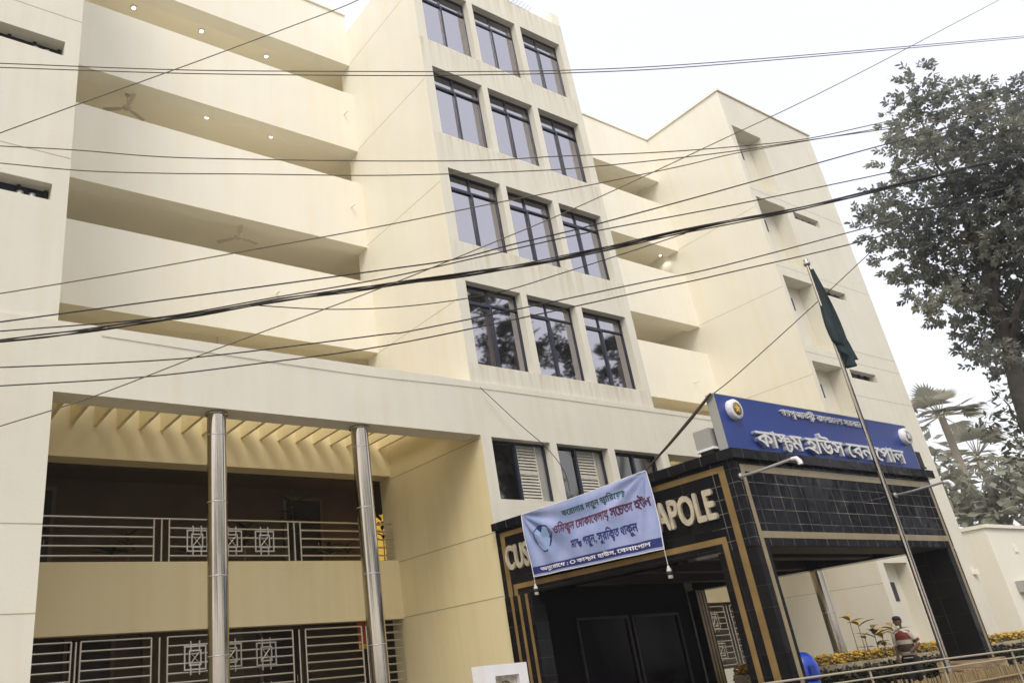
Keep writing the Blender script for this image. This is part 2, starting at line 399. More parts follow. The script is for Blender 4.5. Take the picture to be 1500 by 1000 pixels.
fac = M_('MULTIPLY', M_('MAXIMUM', M_('SUBTRACT', 1.0, M_('DIVIDE', dist, 1.1)), 0.0), M_('MAXIMUM', M_('MULTIPLY', M_('SUBTRACT', tn.outputs[0], .44), 3.2), 0.0))
mxs = n_.new('ShaderNodeMix'); mxs.data_type = 'RGBA'; mxs.blend_type = 'MULTIPLY'; l_.new(M_('MINIMUM', fac, .75), mxs.inputs[0]); l_.new(src, mxs.inputs[6]); mxs.inputs[7].default_value = (.74, .68, .56, 1); l_.new(mxs.outputs[2], p_.inputs['Base Color'])
# tower
WX = W5; WZ = [(8.05, 10.2), (11.29, 13.47), (14.56, 16.83), (17.78, 20.06)]
b = MB()
wall_front(b, FT, XT0, XT1, ZB1, 20.96, [(x0, x1, z0, z1, 0.27, False) for x0, x1 in WX for z0, z1 in WZ])
b.build('window_tower_front', SILL, OFFICE); b = MB()
b.face([(XT0, FT, ZB1), (XT0, BK + 0.5, ZB1), (XT0, BK + 0.5, 20.96), (XT0, FT, 20.96)][::-1])
b.face([(XT1, FT, ZB1), (XT1, BK + 0.5, ZB1), (XT1, BK + 0.5, 20.96), (XT1, FT, 20.96)])
for x0, x1, y0, y1 in ((XT0, XT1, FT, FT + 0.25), (XT0, XT1, BK + .25, BK + .5), (XT0, XT0 + .25, FT + .25, BK + .25), (XT1 - .25, XT1, FT + .25, BK + .25)):
    b.face([(x0, y0, 20.96), (x1, y0, 20.96), (x1, y1, 20.96), (x0, y1, 20.96)])
b.face([(XT0 + .25, FT + .25, 20.2), (XT1 - .25, FT + .25, 20.2), (XT1 - .25, BK + .25, 20.2), (XT0 + .25, BK + .25, 20.2)])
for p, q in (((XT0 + .25, FT + .25), (XT1 - .25, FT + .25)), ((XT1 - .25, FT + .25), (XT1 - .25, BK + .25)), ((XT0 + .25, BK + .25), (XT0 + .25, FT + .25))):
    b.face([(*p, 20.2), (*q, 20.2), (*q, 20.96), (*p, 20.96)])
b.box(XT1 - 0.38, XT1, FT, FT + 1.1, 20.961, 21.44)
b.build('window_tower', CREAM, OFFICE)
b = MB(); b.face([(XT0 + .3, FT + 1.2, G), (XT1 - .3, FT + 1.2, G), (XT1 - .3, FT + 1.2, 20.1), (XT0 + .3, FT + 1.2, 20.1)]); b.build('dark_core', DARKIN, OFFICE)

# windows: frame with a glass part; every bay is a copy
def window_proto(w, h):
    b = MB(); t = 0.034; d0, d1 = -0.04, 0.03
    b.box(0, t, d0, d1, 0, h); b.box(w - t, w, d0, d1, 0, h); b.box(t, w - t, d0, d1, 0, t * .8); b.box(t, w - t, d0, d1, h - t, h)
    zt = h * 0.80; b.box(t, w - t, d0 - .004, d1, zt - 0.022, zt + 0.022)
    b.box(w * .47 - .02, w * .47 + .02, d0, d1, zt + 0.022, h - t)
    xm = w * .48; b.box(xm - .035, xm + .035, d0 - .02, d1, t * .8, zt - 0.022)
    b.box(t, xm - .035, d0 - .016, d1, zt - 0.07, zt - 0.022); b.box(t, t + .02, d0 - .016, d1, t * .8, zt - .07)
    o = b.build('window', FRAME, None); o.parent = OFFICE
    def pane(x0, x1, z0, z1, y):
        return [(x0, y, z0), (x1, y, z0), (x1, y, z1), (x0, y, z1)]
    g = MB(); a = R_(0.5)
    for x0, x1, z0, z1, y in ((t, xm, t * .8, zt, -.012), (xm, w - t, t * .8, zt, 0), (t, w * .47, zt, h - t, -.005), (w * .47, w - t, zt, h - t, -.005)):
        g.face(pane(x0, x1, z0, z1, y))
    go = g.build('pane', GLASS, o)
    return o
win0 = window_proto(1.76, 2.17)
for iz, (z0, z1) in enumerate(WZ):
    for ix, (x0, x1) in enumerate(WX):
        o = win0 if iz == 0 and ix == 0 else copy_part(win0, OFFICE)
        o.location = Vector((x0, FT + 0.24, z0)) - BASE[OFFICE.name]; o.scale = ((x1 - x0) / 1.76, 1, (z1 - z0) / 2.17)
        for k in kids(o): k.rotation_euler = (R_(random.uniform(-.25, .25)), 0, R_(random.uniform(-.3, .3)))
# lower windows with jalousies
def low_window(x0, x1, z0, z1, y, split, shutters, shift):
    w, h = x1 - x0, z1 - z0; b = MB(); t = 0.05
    def B(a, c, d, e, f, g_): b.box(x0 + a, x0 + c, y + d, y + e, z0 + f, z0 + g_)
    B(0, t, -.04, .03, 0, h); B(w - t, w, -.04, .03, 0, h); B(t, w - t, -.04, .03, 0, t); B(t, w - t, -.04, .03, h - t, h)
    B(w * split - .04, w * split + .03, -.05, .03, t, h - t)
    o = b.build('window', FRAME, OFFICE)
    g = MB(); g.face([(x0 + t, y, z0 + t), (x0 + w * split, y, z0 + t), (x0 + w * split, y, z1 - t), (x0 + t, y, z1 - t)])
    if not shutters: g.face([(x0 + w * split, y + .01, z0 + t), (x1 - t, y + .01, z0 + t), (x1 - t, y + .01, z1 - t), (x0 + w * split, y + .01, z1 - t)])
    g.build('pane', GLASSD, o)
    if shutters:
        s_ = MB(); n = 18; xs0, xs1 = x0 + w * split + .03, x1 - 0.30
        for i in range(n):
            zz = z0 + t + (h - 2 * t) * i / n
            M = Matrix.Translation((0, y + 0.0, zz + .05)) @ Matrix.Rotation(R_(58), 4, 'X')
            s_.box(xs0 + .03, xs1 - .03, -.05, .05, -.004, .004, M)
        s_.box(xs0, xs0 + .03, y - .03, y + .03, z0 + t, z1 - t); s_.box(xs1 - .03, xs1, y - .03, y + .03, z0 + t, z1 - t); s_.box(xs0 + .03, xs1 - .03, y - .03, y + .03, z0 + h * .47, z0 + h * .53)
        s_.build('shutter', SHUT, o)
        q = MB(); q.box(xs1 + .01, x1 - t, y + 0.01, y + 0.04, z0 + t, z1 - t); q.build('side_panel', GREYM, o)
for (x0, x1), sp, sh in zip(W5, (0.47, 0.45, 0.5), (True, True, False)): low_window(x0, x1, 4.95, 6.31, F0 + 0.24, sp, sh, 0)

# recessed wings: balcony walls, corridors behind
def wing(x0, x1, pier_x):
    bands = [(ZB0, OPEN[0][0])] + [(OPEN[i][1], OPEN[i + 1][0]) for i in range(3)] + [(OPEN[3][1], ROOF)]
    for i, (z0, z1) in enumerate(bands):
        b = MB(); b.box(x0, x1, BK, BK + 0.5, z0, z1); b.build('balcony_wall', CREAM if i else CREAM3, OFFICE)
    b = MB()
    ya, yb = BK + 0.5, 19.3
    for z0, z1 in OPEN:
        zf, zc = z0 - 1.0, z1 + 0.14
        b.face([(x0 - .4, ya, zc), (x1 + .9, ya, zc), (x1 + .9, yb, zc), (x0 - .4, yb, zc)])
        b.face([(x0 - .4, ya, zf), (x1 + .9, ya, zf), (x1 + .9, yb, zf), (x0 - .4, yb, zf)])
        b.face([(x0 - .4, yb, zf), (x1 + .9, yb, zf), (x1 + .9, yb, zc), (x0 - .4, yb, zc)])
        b.face([(x1 + .9, ya, zf), (x1 + .9, yb, zf), (x1 + .9, yb, zc), (x1 + .9, ya, zc)])
        b.face([(x0 - .4, ya, zf), (x0 - .4, yb, zf), (x0 - .4, yb, zc), (x0 - .4, ya, zc)])
        b.face([(x1, ya, zf), (x1 + .9, ya, zf), (x1 + .9, ya, zc), (x1, ya, zc)]); b.face([(x0, ya, zf), (x0 - .4, ya, zf), (x0 - .4, ya, zc), (x0, ya, zc)])
    b.build('corridor', CREAM2, OFFICE)
    b = MB(); b.box(x0, x1, BK + 0.5, 20, ROOF - 0.6, ROOF - 0.4); b.build('roof_slab', CREAM, OFFICE)
    # two open galleries below
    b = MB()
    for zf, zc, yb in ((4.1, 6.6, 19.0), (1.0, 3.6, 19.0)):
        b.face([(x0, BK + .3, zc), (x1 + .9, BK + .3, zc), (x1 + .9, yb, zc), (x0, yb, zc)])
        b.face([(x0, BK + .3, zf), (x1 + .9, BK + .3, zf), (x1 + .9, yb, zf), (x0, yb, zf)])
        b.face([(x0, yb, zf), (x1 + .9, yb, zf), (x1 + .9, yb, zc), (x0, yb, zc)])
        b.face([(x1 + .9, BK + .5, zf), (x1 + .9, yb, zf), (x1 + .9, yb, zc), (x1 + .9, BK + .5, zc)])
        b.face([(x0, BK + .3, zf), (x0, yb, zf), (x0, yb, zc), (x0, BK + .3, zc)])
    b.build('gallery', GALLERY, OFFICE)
    b = MB(); b.box(x0, x1, BK, BK + 0.3, 2.98, 4.29); b.build('gallery_fascia', CREAM3, OFFICE)
    b = MB(); b.box(x0, x1, BK, BK + 0.3, G, 1.1); b.build('plinth', CREAM, OFFICE)
    # pergola slats between the band and the wall
    for i in range(19):
        x = x0 + 0.14 + 0.464 * i
        if x + .1 > x1: break
        b = MB(); b.box(x, x + 0.075, 13.2, BK, 7.0, 7.42); b.build('pergola_slat', CREAM3, OFFICE)
    # railing and grille with the square ornaments
    def rails(z0, n, dz, posts, orn, name):
        yr = BK + 0.09; b = MB(); r = 0.02
        for i in range(n):
            z = z0 + dz * i
            segs = [(x0 + .05, x1 - .05)]
            if i != n - 1 or name == 'grille':
                ps = sorted(posts); segs = [(x0 + .05, ps[0][0])] + [(ps[k][1], ps[k + 1][0]) for k in range(len(ps) - 1)] + [(ps[-1][1], x1 - .05)]
            for a, c in segs: b.tube([(a, yr, z), (c, yr, z)], r, 8)
        zt = z0 + dz * (n - 1)
        for a, c in posts:
            for x in (a, (a + c) / 2, c): b.tube([(x, yr, z0 - .14), (x, yr, zt)], 0.022, 8)
        o = b.build(name, RAILST, OFFICE)
        for x, z in orn:
            q = MB(); y = yr - .03; t = .028
            def sq(hw, hh):
                q.box(x - hw, x + hw, y - .015, y + .015, z + hh - t, z + hh); q.box(x - hw, x + hw, y - .015, y + .015, z - hh, z - hh + t)
                q.box(x - hw, x - hw + t, y - .015, y + .015, z - hh + t, z + hh - t); q.box(x + hw - t, x + hw, y - .015, y + .015, z - hh + t, z + hh - t)
            sq(.23, .225); sq(.13, .145)
            for sx in (-.09, .09):
                q.box(x + sx - .013, x + sx + .013, y - .012, y + .012, z + .145, z + .31); q.box(x + sx - .013, x + sx + .013, y - .012, y + .012, z - .31, z - .145)
            q.tube([(x - .1, y, z - .115), (x + .1, y, z + .115)], .011, 6); q.tube([(x - .1, y + .012, z + .115), (x + .1, y + .012, z - .115)], .011, 6)
            q.build('ornament', RAILST, o)
        return o
    ps = [(x0 + 2.87, x0 + 3.19), (x0 + 5.92, x0 + 6.23)]
    rails(4.42, 5, 0.186, ps, [(x0 + 3.78, 4.72), (x0 + 4.56, 4.72), (x0 + 5.32, 4.72)], 'railing')
    rails(1.2, 11, 0.167, ps + [(x0 + 1.38, x0 + 1.55), (x0 + 7.65, x0 + 7.9)], [(x0 + 3.74, 2.46), (x0 + 4.5, 2.46), (x0 + 5.28, 2.44), (x0 + 3.74, 1.6), (x0 + 4.5, 1.6), (x0 + 5.28, 1.6)], 'grille')
wing(XL, XT0, 0); wing(XT1, XR0, 0)
DWOOD = mat('door_wood', (.035, .02, .01), .5, var=.3, vscale=3); DPAL = mat('recess_pale', (.2, .16, .1), .8, var=.1, vscale=2)
for x0, x1, z0, z1 in ((2.9, 3.85, 4.1, 6.3), (9.7, 10.7, 4.1, 6.3), (4.4, 5.3, 1.0, 3.1), (8.9, 9.9, 1.0, 3.1)):
    b = MB(); b.box(x0, x1, 18.93, 18.99, z0, z1); o = b.build('door', DWOOD, OFFICE)
    b = MB(); b.box(x0 - .09, x0, 18.9, 18.99, z0, z1 + .09); b.box(x1, x1 + .09, 18.9, 18.99, z0, z1 + .09); b.box(x0, x1, 18.9, 18.99, z1, z1 + .09); b.build('frame', DPAL, o)
    b = MB(); b.tube([(x1 - .1, 18.9, (z0 + z1) / 2 - .15), (x1 - .1, 18.9, (z0 + z1) / 2)], .015, 6); b.build('handle', STEEL, o)
for x0, x1, z0, z1 in ((6.0, 8.4, 1.0, 3.45), (2.5, 3.3, 2.2, 2.9)):
    b = MB(); b.box(x0, x1, 18.9, 18.985, z0, z1); b.build('wall_panel', DPAL, OFFICE)
for zb in (6.42, 6.52):
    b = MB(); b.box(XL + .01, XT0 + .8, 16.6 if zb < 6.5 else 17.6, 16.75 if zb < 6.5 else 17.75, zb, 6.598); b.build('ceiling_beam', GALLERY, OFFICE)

# steel columns
def column(x, y, z0, z1):
    b = MB(); b.tube([(x, y, z0), (x, y, z1)], 0.172, 40); o = b.build('column', STEEL, OFFICE)
    q = MB()
    for z in (5.9, 4.72, 3.5, 2.28):
        q.lathe([(0.1725, z - .008), (0.1745, z - .008), (0.1745, z + .008), (0.1725, z + .008)], (x, y, 0), 40)
    q.build('seam', GREYM, o)
    q = MB(); q.lathe([(0.172, z1 - .05), (0.2, z1 - .05), (0.2, z1 - .005), (0.17, z1 - .005)], (x, y, 0), 40); q.build('collar', STEEL, o)
for x in (5.33, 8.34): column(x, 12.95, G, ZB0)
for x in (20.4, 23.25): column(x, 12.95, G, ZB0)
# joints cut in the plaster
b = MB(); e = 0.003
for z in (3.0, 4.25): b.box(-9, XL - .001, F0 - e, F0 + .01, z - .008, z + .008)
for z in (10.85, 14.15, 17.4): b.box(-9, XL - .001, FT - e, FT + .01, z - .007, z + .007)
for z in (3.0, 4.25, 6.26): b.box(XT0 - e, XT0 + .01, F0 + .005, BK, z - .009, z + .009)
for z in (9.66, 12.97, 16.29, 19.6): b.box(XT0 - e, XT0 + .01, FT + .005, BK, z - .005, z + .005)
for z in (2.98, 9.67, 12.97, 16.29): b.box(XR0 - e, XR0 + .01, FT + .005, BK, z - .006, z + .006)
for z in (10.5, 13.85, 17.1, 11.0, 9.2): b.box(28.6 if z in (9.2, 11.0) else XR0 + .01, XR1 - .01, FT - e, FT + .01, z - .007, z + .007)
b.box(26.31, XR1, FT - e, FT + .01, 2.97, 2.985) if False else None
b.build('wall_joint', JOINT, OFFICE)
# copings and rain spouts
for x0, x1 in ((XL - .001, XT0), (XT1, XR0)):
    b = MB(); b.box(x0, x1, BK - .05, BK + .55, ROOF + .002, ROOF + .08); b.build('coping', CREAM, OFFICE)
b = MB(); b.box(XR0 - .06, XR1 + .06, FT - .06, FT + .3, ROOF + .004, ROOF + .09); b.box(XR0 - .06, XR0 + .24, FT + .3, 20, ROOF + .004, ROOF + .09)
b.build('coping', CREAM, OFFICE)
for x, z in ((10.9, 17.5), (10.85, 14.15), (8.33, 10.88), (19.9, 13.9), (25.0, 10.5)):
    b = MB(); b.tube([(x, BK, z), (x, BK - .22, z - .03)], 0.022, 8); b.build('rain_spout', CREAM2, OFFICE)
# glowing panel for the daylight in the yellow doorway ending the first gallery
YEL = mat('yellow_daylight_glow', (0.75, 0.5, 0.12), 0.8, emit=(0.8, 0.47, 0.08), es=0.55)
b = MB(); b.face([(XT0 + .89, 17.5, 4.12), (XT0 + .89, 18.6, 4.12), (XT0 + .89, 18.6, 5.75), (XT0 + .89, 17.5, 5.95)]); b.build('doorway_glow', YEL, OFFICE)

# ================================================================== ENTRANCE CANOPY
CX0, CX1, CY0, CY1 = 11.2, 17.5, 7.0, 12.6
CZ0, CZ1, CZ2 = 2.95, 4.24, 4.39
CAN = thing('entrance_canopy', 'black granite entrance porch with gold stone bands and raised metal lettering', 'porch', ((CX0 + CX1) / 2, 9.8, G))
b = MB(); t = 0.5
b.box(CX0, CX1, CY0, CY0 + 0.65, CZ0, CZ1); b.build('front_fascia', GRANITE, CAN)
for x in (CX0, CX1 - .4):
    b = MB(); b.box(x, x + 0.4, CY0 + 0.652, CY1, CZ0, CZ1); b.build('side_fascia', GRANITE_B, CAN)
b = MB(); b.box(CX0 - .09, CX1 + .09, CY0 - .09, CY1, CZ1 + .002, CZ2); b.build('cornice', GRANITE_C, CAN)
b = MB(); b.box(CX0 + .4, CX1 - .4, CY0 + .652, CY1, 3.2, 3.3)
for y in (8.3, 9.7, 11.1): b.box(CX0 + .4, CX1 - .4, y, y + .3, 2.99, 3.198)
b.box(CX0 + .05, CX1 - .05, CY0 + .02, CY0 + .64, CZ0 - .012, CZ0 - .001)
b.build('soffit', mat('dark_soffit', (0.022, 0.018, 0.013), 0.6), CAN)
for x in (CX0, CX1 - .32):
    b = MB(); b.box(x, x + .32, CY0 + .001, CY0 + 0.66, G, CZ0 - .014); b.build('leg', GRANITE_B, CAN)
    b = MB(); b.box(x - .02 if x < 12 else x - .15, x + .34 if x < 12 else x + .5, CY0 - .08, CY0 + 0.8, G, 1.04 if x > 12 else .5)
    b.build('pedestal', mat('brick_pedestal', (0.25, 0.12, 0.07), 0.8, var=0.5, vscale=9, stretch=(0.3, 0.3, 3), two=(0.4, 0.3, 0.18)), CAN)
for x0, x1, y0 in ((CX0 - .03, CX0 + .3, CY1 - .78), (16.85, 17.2, CY1 - .24)):
    b = MB(); b.box(x0, x1, y0, CY1 - .02, G, CZ0 - .002); b.build('rear_pier', GRANITE_B, CAN)
# stone bands, 3 mm proud of the tiles
b = MB(); x = CX0; p = 0.006
def LB(y0, y1, z0, z1): b.box(x - p, x + .01, y0, y1, z0, z1)
LB(7.29, 12.35, 4.09, 4.18); LB(7.18, 7.29, G, 4.18); LB(12.35, 12.47, CZ0, 4.18)
LB(7.54, 12.2, 3.07, 3.16); LB(7.45, 7.54, G, 3.16); LB(12.2, 12.3, CZ0, 3.16)
b.build('gold_band', GOLD, CAN)
for y in (11.92, 12.13, 12.34):
    b = MB(); b.box(CX0 - .036, CX0 - .01, y, y + .07, G, CZ0); b.build('gold_strip', GOLD, CAN)
for x in (16.85, 16.96, 17.07):
    b = MB(); b.box(x, x + .075, CY1 - .247, CY1 - .23, G, CZ0 - .01); b.build('gold_strip', GOLD, CAN)
b = MB(); y = CY0
def FB(x0, x1, z0, z1): b.box(x0, x1, y - p, y + .01, z0, z1)
FB(CX0 + .14, CX1 - .07, 4.06, 4.17); FB(CX0 + .14, CX0 + .23, G, 4.06); FB(CX0 + .231, CX1 - .15, 3.06, 3.16); FB(CX1 - .15, CX1 - .07, 1.05, 4.06)
b.build('stone_band', BEIGE, CAN)
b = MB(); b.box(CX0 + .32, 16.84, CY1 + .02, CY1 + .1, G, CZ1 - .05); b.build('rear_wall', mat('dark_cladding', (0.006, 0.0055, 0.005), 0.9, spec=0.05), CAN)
dg = mat('door_grey', (0.30, 0.29, 0.27), 0.5)
for x0, x1, kind in ((11.3, 12.2, 1), (13.0, 14.6, 0), (14.7, 16.3, 0)):
    zt = 2.74 if kind else 2.5; w_ = .14 if kind else .05
    b = MB(); y0, y1 = CY1 - .06, CY1 + .015
    b.box(x0, x1, y0, y1, zt - w_, zt); b.box(x1 - w_, x1, y0, y1, G, zt - w_); b.box(x0, x0 + .06, y0, y1, G, zt - w_)
    o = b.build('door_frame', dg if kind else mat('door_bronze', (.012, .01, .008), .6), CAN)
    b = MB(); b.face([(x0 + .06, y1 - .03, G), (x1 - w_, y1 - .03, G), (x1 - w_, y1 - .03, zt - w_), (x0 + .06, y1 - .03, zt - w_)]); b.build('pane', mat('lobby_glass', (.004, .004, .004), .1, 1.0), o)
def sideL(y0, y1, z0, z1, x):
    return lambda a, c, d: Vector((x - d, y0 + (y1 - y0) * a, z0 + (z1 - z0) * c))
lettering('lettering', 'CUSTOMS HOUSE BENAPOLE', LETTER, CAN, sideL(12.37, 7.47, 3.43, 3.90, CX0 - .002), bold=0.03, depth=0.05)

# ------------------------------------------------------------------ name board on the canopy
SG = thing('name_board', 'long blue name board with raised white script standing on the front of the porch roof', 'sign', (14.3, 7.1, CZ2))
sx0, sx1, sz0, sz1, sy = 11.22, 17.37, CZ2 + .004, 5.3, 7.02
b = MB(); b.box(sx0, sx1, sy, sy + .14, sz0, sz1); b.build('panel', BLUE, SG)
b = MB(); b.box(sx0 - .012, sx0 - .001, sy - .005, sy + .15, sz0, sz1 + .012); b.box(sx1 + .001, sx1 + .012, sy - .005, sy + .15, sz0, sz1 + .012); b.box(sx0 - .001, sx1 + .001, sy - .005, sy + .15, sz1 + .001, sz1 + .012)
b.build('edging', GREYM, SG)
def frontT(x0, x1, z0, z1, y):
    return lambda a, c, d: Vector((x0 + (x1 - x0) * a, y - d, z0 + (z1 - z0) * c))
lettering('lettering', 'কা[সট]ম হাউস েবনােপাল', WHITEL, SG, frontT(11.95, 16.75, 4.44, 4.85, sy - .001), bold=0.014, depth=0.07)
lettering('lettering', 'গণপ{র}জাতন{ত}ী বাংলােদশ সরকার', WHITEL, SG, frontT(12.95, 15.6, 5.06, 5.25, sy - .001), bold=0.008, depth=0.04)
for cx_, lab in ((11.6, 1), (17.15, 0)):
    b = MB(); M = Matrix.Rotation(R_(90), 4, 'X')
    b.lathe([(0, .09), (.155, .09), (.165, .075), (.165, 0)], (cx_, sy - .001, 5.06), 32, M); o = b.build('emblem', WHITE, SG)
    b = MB(); b.lathe([(0, .1), (.105, .1), (.105, .088)], (cx_, sy - .001, 5.06), 28, M); b.build('emblem_disc', GOLD if lab else GREYM, o)
    b = MB()
    for k in range(5):
        a0 = 2 * math.pi * k / 5 + .3; b.face([(cx_, sy - .104, 5.06), (cx_ + .035 * math.cos(a0 - .6), sy - .104, 5.06 + .035 * math.sin(a0 - .6)), (cx_ + .085 * math.cos(a0), sy - .104, 5.06 + .085 * math.sin(a0)), (cx_ + .035 * math.cos(a0 + .6), sy - .104, 5.06 + .035 * math.sin(a0 + .6))])
    b.build('emblem_relief', mat('emblem_yellow', (.75, .5, .1), .4) if lab else WHITE, o)
# sign's floodlight boxes on the roof
for x0, x1, y0, y1, lab in ((11.12, 11.34, 7.2, 7.5, 'pale metal floodlight box on the porch roof behind the left end of the blue board'), (17.42, 17.6, 7.02, 7.3, 'dark floodlight box on the porch roof at the right end of the blue board')):
    t_ = thing('floodlight', lab, 'floodlight', ((x0 + x1) / 2, (y0 + y1) / 2, CZ2))
    b = MB(); b.box(x0, x1, y0, y1, CZ2 + .1, CZ2 + .4); b.build('casing', GREYM if x0 < 12 else BLACKR, t_)
    b = MB(); b.box(x0 - .015, x1 + .015, y0 - .015, y1 + .015, CZ2 + .062, CZ2 + .098); b.build('rim', WHITE if x0 < 12 else BLACKR, t_)
    b = MB(); b.box(x0 + .03, x1 - .03, y0 + .03, y1 - .03, CZ2, CZ2 + .06); b.build('base', BLACKR, t_)
# arm lamps
for x, z, lab in ((11.28, 3.97, 'bent pipe arm lamp sticking out of the near corner of the porch front'), (15.9, 3.86, 'bent pipe arm lamp sticking out near the right end of the porch front')):
    t_ = thing('arm_lamp', lab, 'lamp', (x, CY0, z), 'pipe arm lamps on the porch front')
    b = MB(); b.lathe([(0, 0), (.05, 0), (.05, .03), (0, .03)], (x, CY0 - .032, z), 16, Matrix.Rotation(R_(-90), 4, 'X')); b.build('wall_plate', GREYM, t_)
    b = MB(); b.tube([(x, CY0 - .03, z), (x, CY0 - .3, z + .0), (x, CY0 - .86, z + .035)], .022, 10); b.build('arm', GREYM, t_)
    b = MB(); b.tube([(x, CY0 - .861, z + .035), (x, CY0 - .93, z + .03), (x, CY0 - .965, z - .02), (x, CY0 - .968, z - .07)], [.026, .03, .034, .036], 12); b.build('lamp_head', WHITE, t_)

# ------------------------------------------------------------------ cloth banner
BAN = thing('cloth_banner', 'pale blue printed health notice banner tied by its corners across the side of the porch', 'banner', (11.05, 10.1, 3.1))
TL, TR, BR, BL = Vector((0, 11.62, 4.37)), Vector((0, 8.50, 4.44)), Vector((0, 8.51, 3.17)), Vector((0, 11.56, 3.2))
def ban(s, t, d=0.0):                                # s along, t from the top
    p = TL * (1 - s) * (1 - t) + TR * s * (1 - t) + BR * s * t + BL * (1 - s) * t
    r1 = math.hypot((1 - s) * 2.4, t); a1 = math.atan2(t, (1 - s) * 2.4 + 1e-6); r0 = math.hypot(s * 2.4, t); a0 = math.atan2(t, s * 2.4 + 1e-6)
    w = 0.038 * math.sin(a1 * 15 + .4) * math.exp(-r1 * .75) * min(1, r1 * 3) + 0.036 * math.sin(a0 * 13 + 1) * math.exp(-r0 * .8) * min(1, r0 * 3)
    w += 0.012 * math.sin(s * 9 + t * 4) + 0.006 * math.sin(s * 23 - t * 9) * t + 0.03 * math.sin(math.pi * s) * math.sin(math.pi * t)
    z = -0.05 * math.sin(math.pi * s) * (1 - t) * 0.5
    return Vector((11.07 - w - d, p.y, p.z + z))
def ban_patch(s0, s1, t0, t1, d, ns, nt_):
    m_ = MB(); vs = [ban(s0 + (s1 - s0) * i / ns, t0 + (t1 - t0) * j / nt_, d) for j in range(nt_ + 1) for i in range(ns + 1)]
    m_.add(vs, [(j * (ns + 1) + i, j * (ns + 1) + i + 1, (j + 1) * (ns + 1) + i + 1, (j + 1) * (ns + 1) + i) for j in range(nt_) for i in range(ns)], True); return m_
CLOTH = mat('banner_cloth', (0.25, 0.335, 0.61), 0.75, var=0.12, vscale=1.4, two=(0.375, 0.425, 0.69))
cl = ban_patch(0, 1, 0, 1, 0, 90, 40).build('cloth', CLOTH, BAN)
sm_ = cl.modifiers.new('thickness', 'SOLIDIFY'); sm_.thickness = 0.002; sm_.offset = 1
NAVY = mat('print_navy', (0.02, 0.03, 0.17), 0.7); MAROON = mat('print_maroon', (0.10, 0.025, 0.07), 0.7); GREEN = mat('print_green', (0.02, 0.09, 0.10), 0.7); PRW = mat('print_white', (0.75, 0.76, 0.85), 0.7); MASKB = mat('print_sky', (0.28, 0.42, 0.68), 0.7)
ban_patch(0.005, 0.995, 0.855, 0.965, 0.004, 80, 4).build('printed_strip', NAVY, BAN)
def banT(s0, s1, t0, t1, d): return lambda a, c, e_: ban(s0 + (s1 - s0) * a, t1 + (t0 - t1) * c, d)
lettering('print', 'কেরানার নতুন ভ{য}ািরেয়[নট]', GREEN, BAN, banT(.34, .84, .10, .255, .004), bold=.03)
lettering('print', 'ওিমক{র}ন েমাকােবলায় সেচতন হউন', MAROON, BAN, banT(.25, .985, .27, .50, .004), bold=.035)
lettering('print', 'মা[সক] পরুন, সুরিক{ষ}ত থাকুন', NAVY, BAN, banT(.37, .86, .55, .77, .004), bold=.03)
lettering('print', 'অনুেরােধ : O কা[সট]ম হাউস, েবনােপাল', PRW, BAN, banT(.07, .93, .862, .955, .008), bold=.03)
# the face mask drawing
def blob(pts, d, m_):
    mm = MB(); c = (sum(p[0] for p in pts) / len(pts), sum(p[1] for p in pts) / len(pts)); n = len(pts)
    vs = [ban(*c, d)] + [ban(*p, d) for p in pts]; mm.add(vs, [(0, 1 + i, 1 + (i + 1) % n) for i in range(n)]); return mm.build('print', m_, BAN)
out_ = [(.085, .33), (.125, .245), (.165, .25), (.21, .28), (.215, .45), (.2, .58), (.165, .67), (.13, .66), (.1, .56), (.088, .45)]
blob(out_, .004, NAVY); blob([(.15 + (u - .15) * .88, .46 + (v - .46) * .9) for u, v in out_], .008, MASKB)
mm = MB()
for k in range(5):
    mm.add([ban(.125 + .013 * k + dx, .36 + .035 * k + dy, .011) for dx, dy in ((0, 0), (.016, .02), (.014, .032), (-.002, .012))], [(0, 1, 2, 3)])
for pp in (((.09, .34), (.07, .42), (.09, .52)), ((.212, .3), (.232, .4), (.205, .54))):
    mm.tube([ban(*q, .006) for q in pp], .008, 5)
mm.build('print', NAVY, BAN)
b = MB()
for a_, c_ in (((0, 0), (1, 0)), ((1, 0), (1, 1)), ((0, 1), (1, 1)), ((0, 0), (0, 1))):
    b.tube([ban(a_[0] + (c_[0] - a_[0]) * i / 30, a_[1] + (c_[1] - a_[1]) * i / 30, .0) for i in range(31)], .009, 6)
b.build('hem', PRW, BAN)
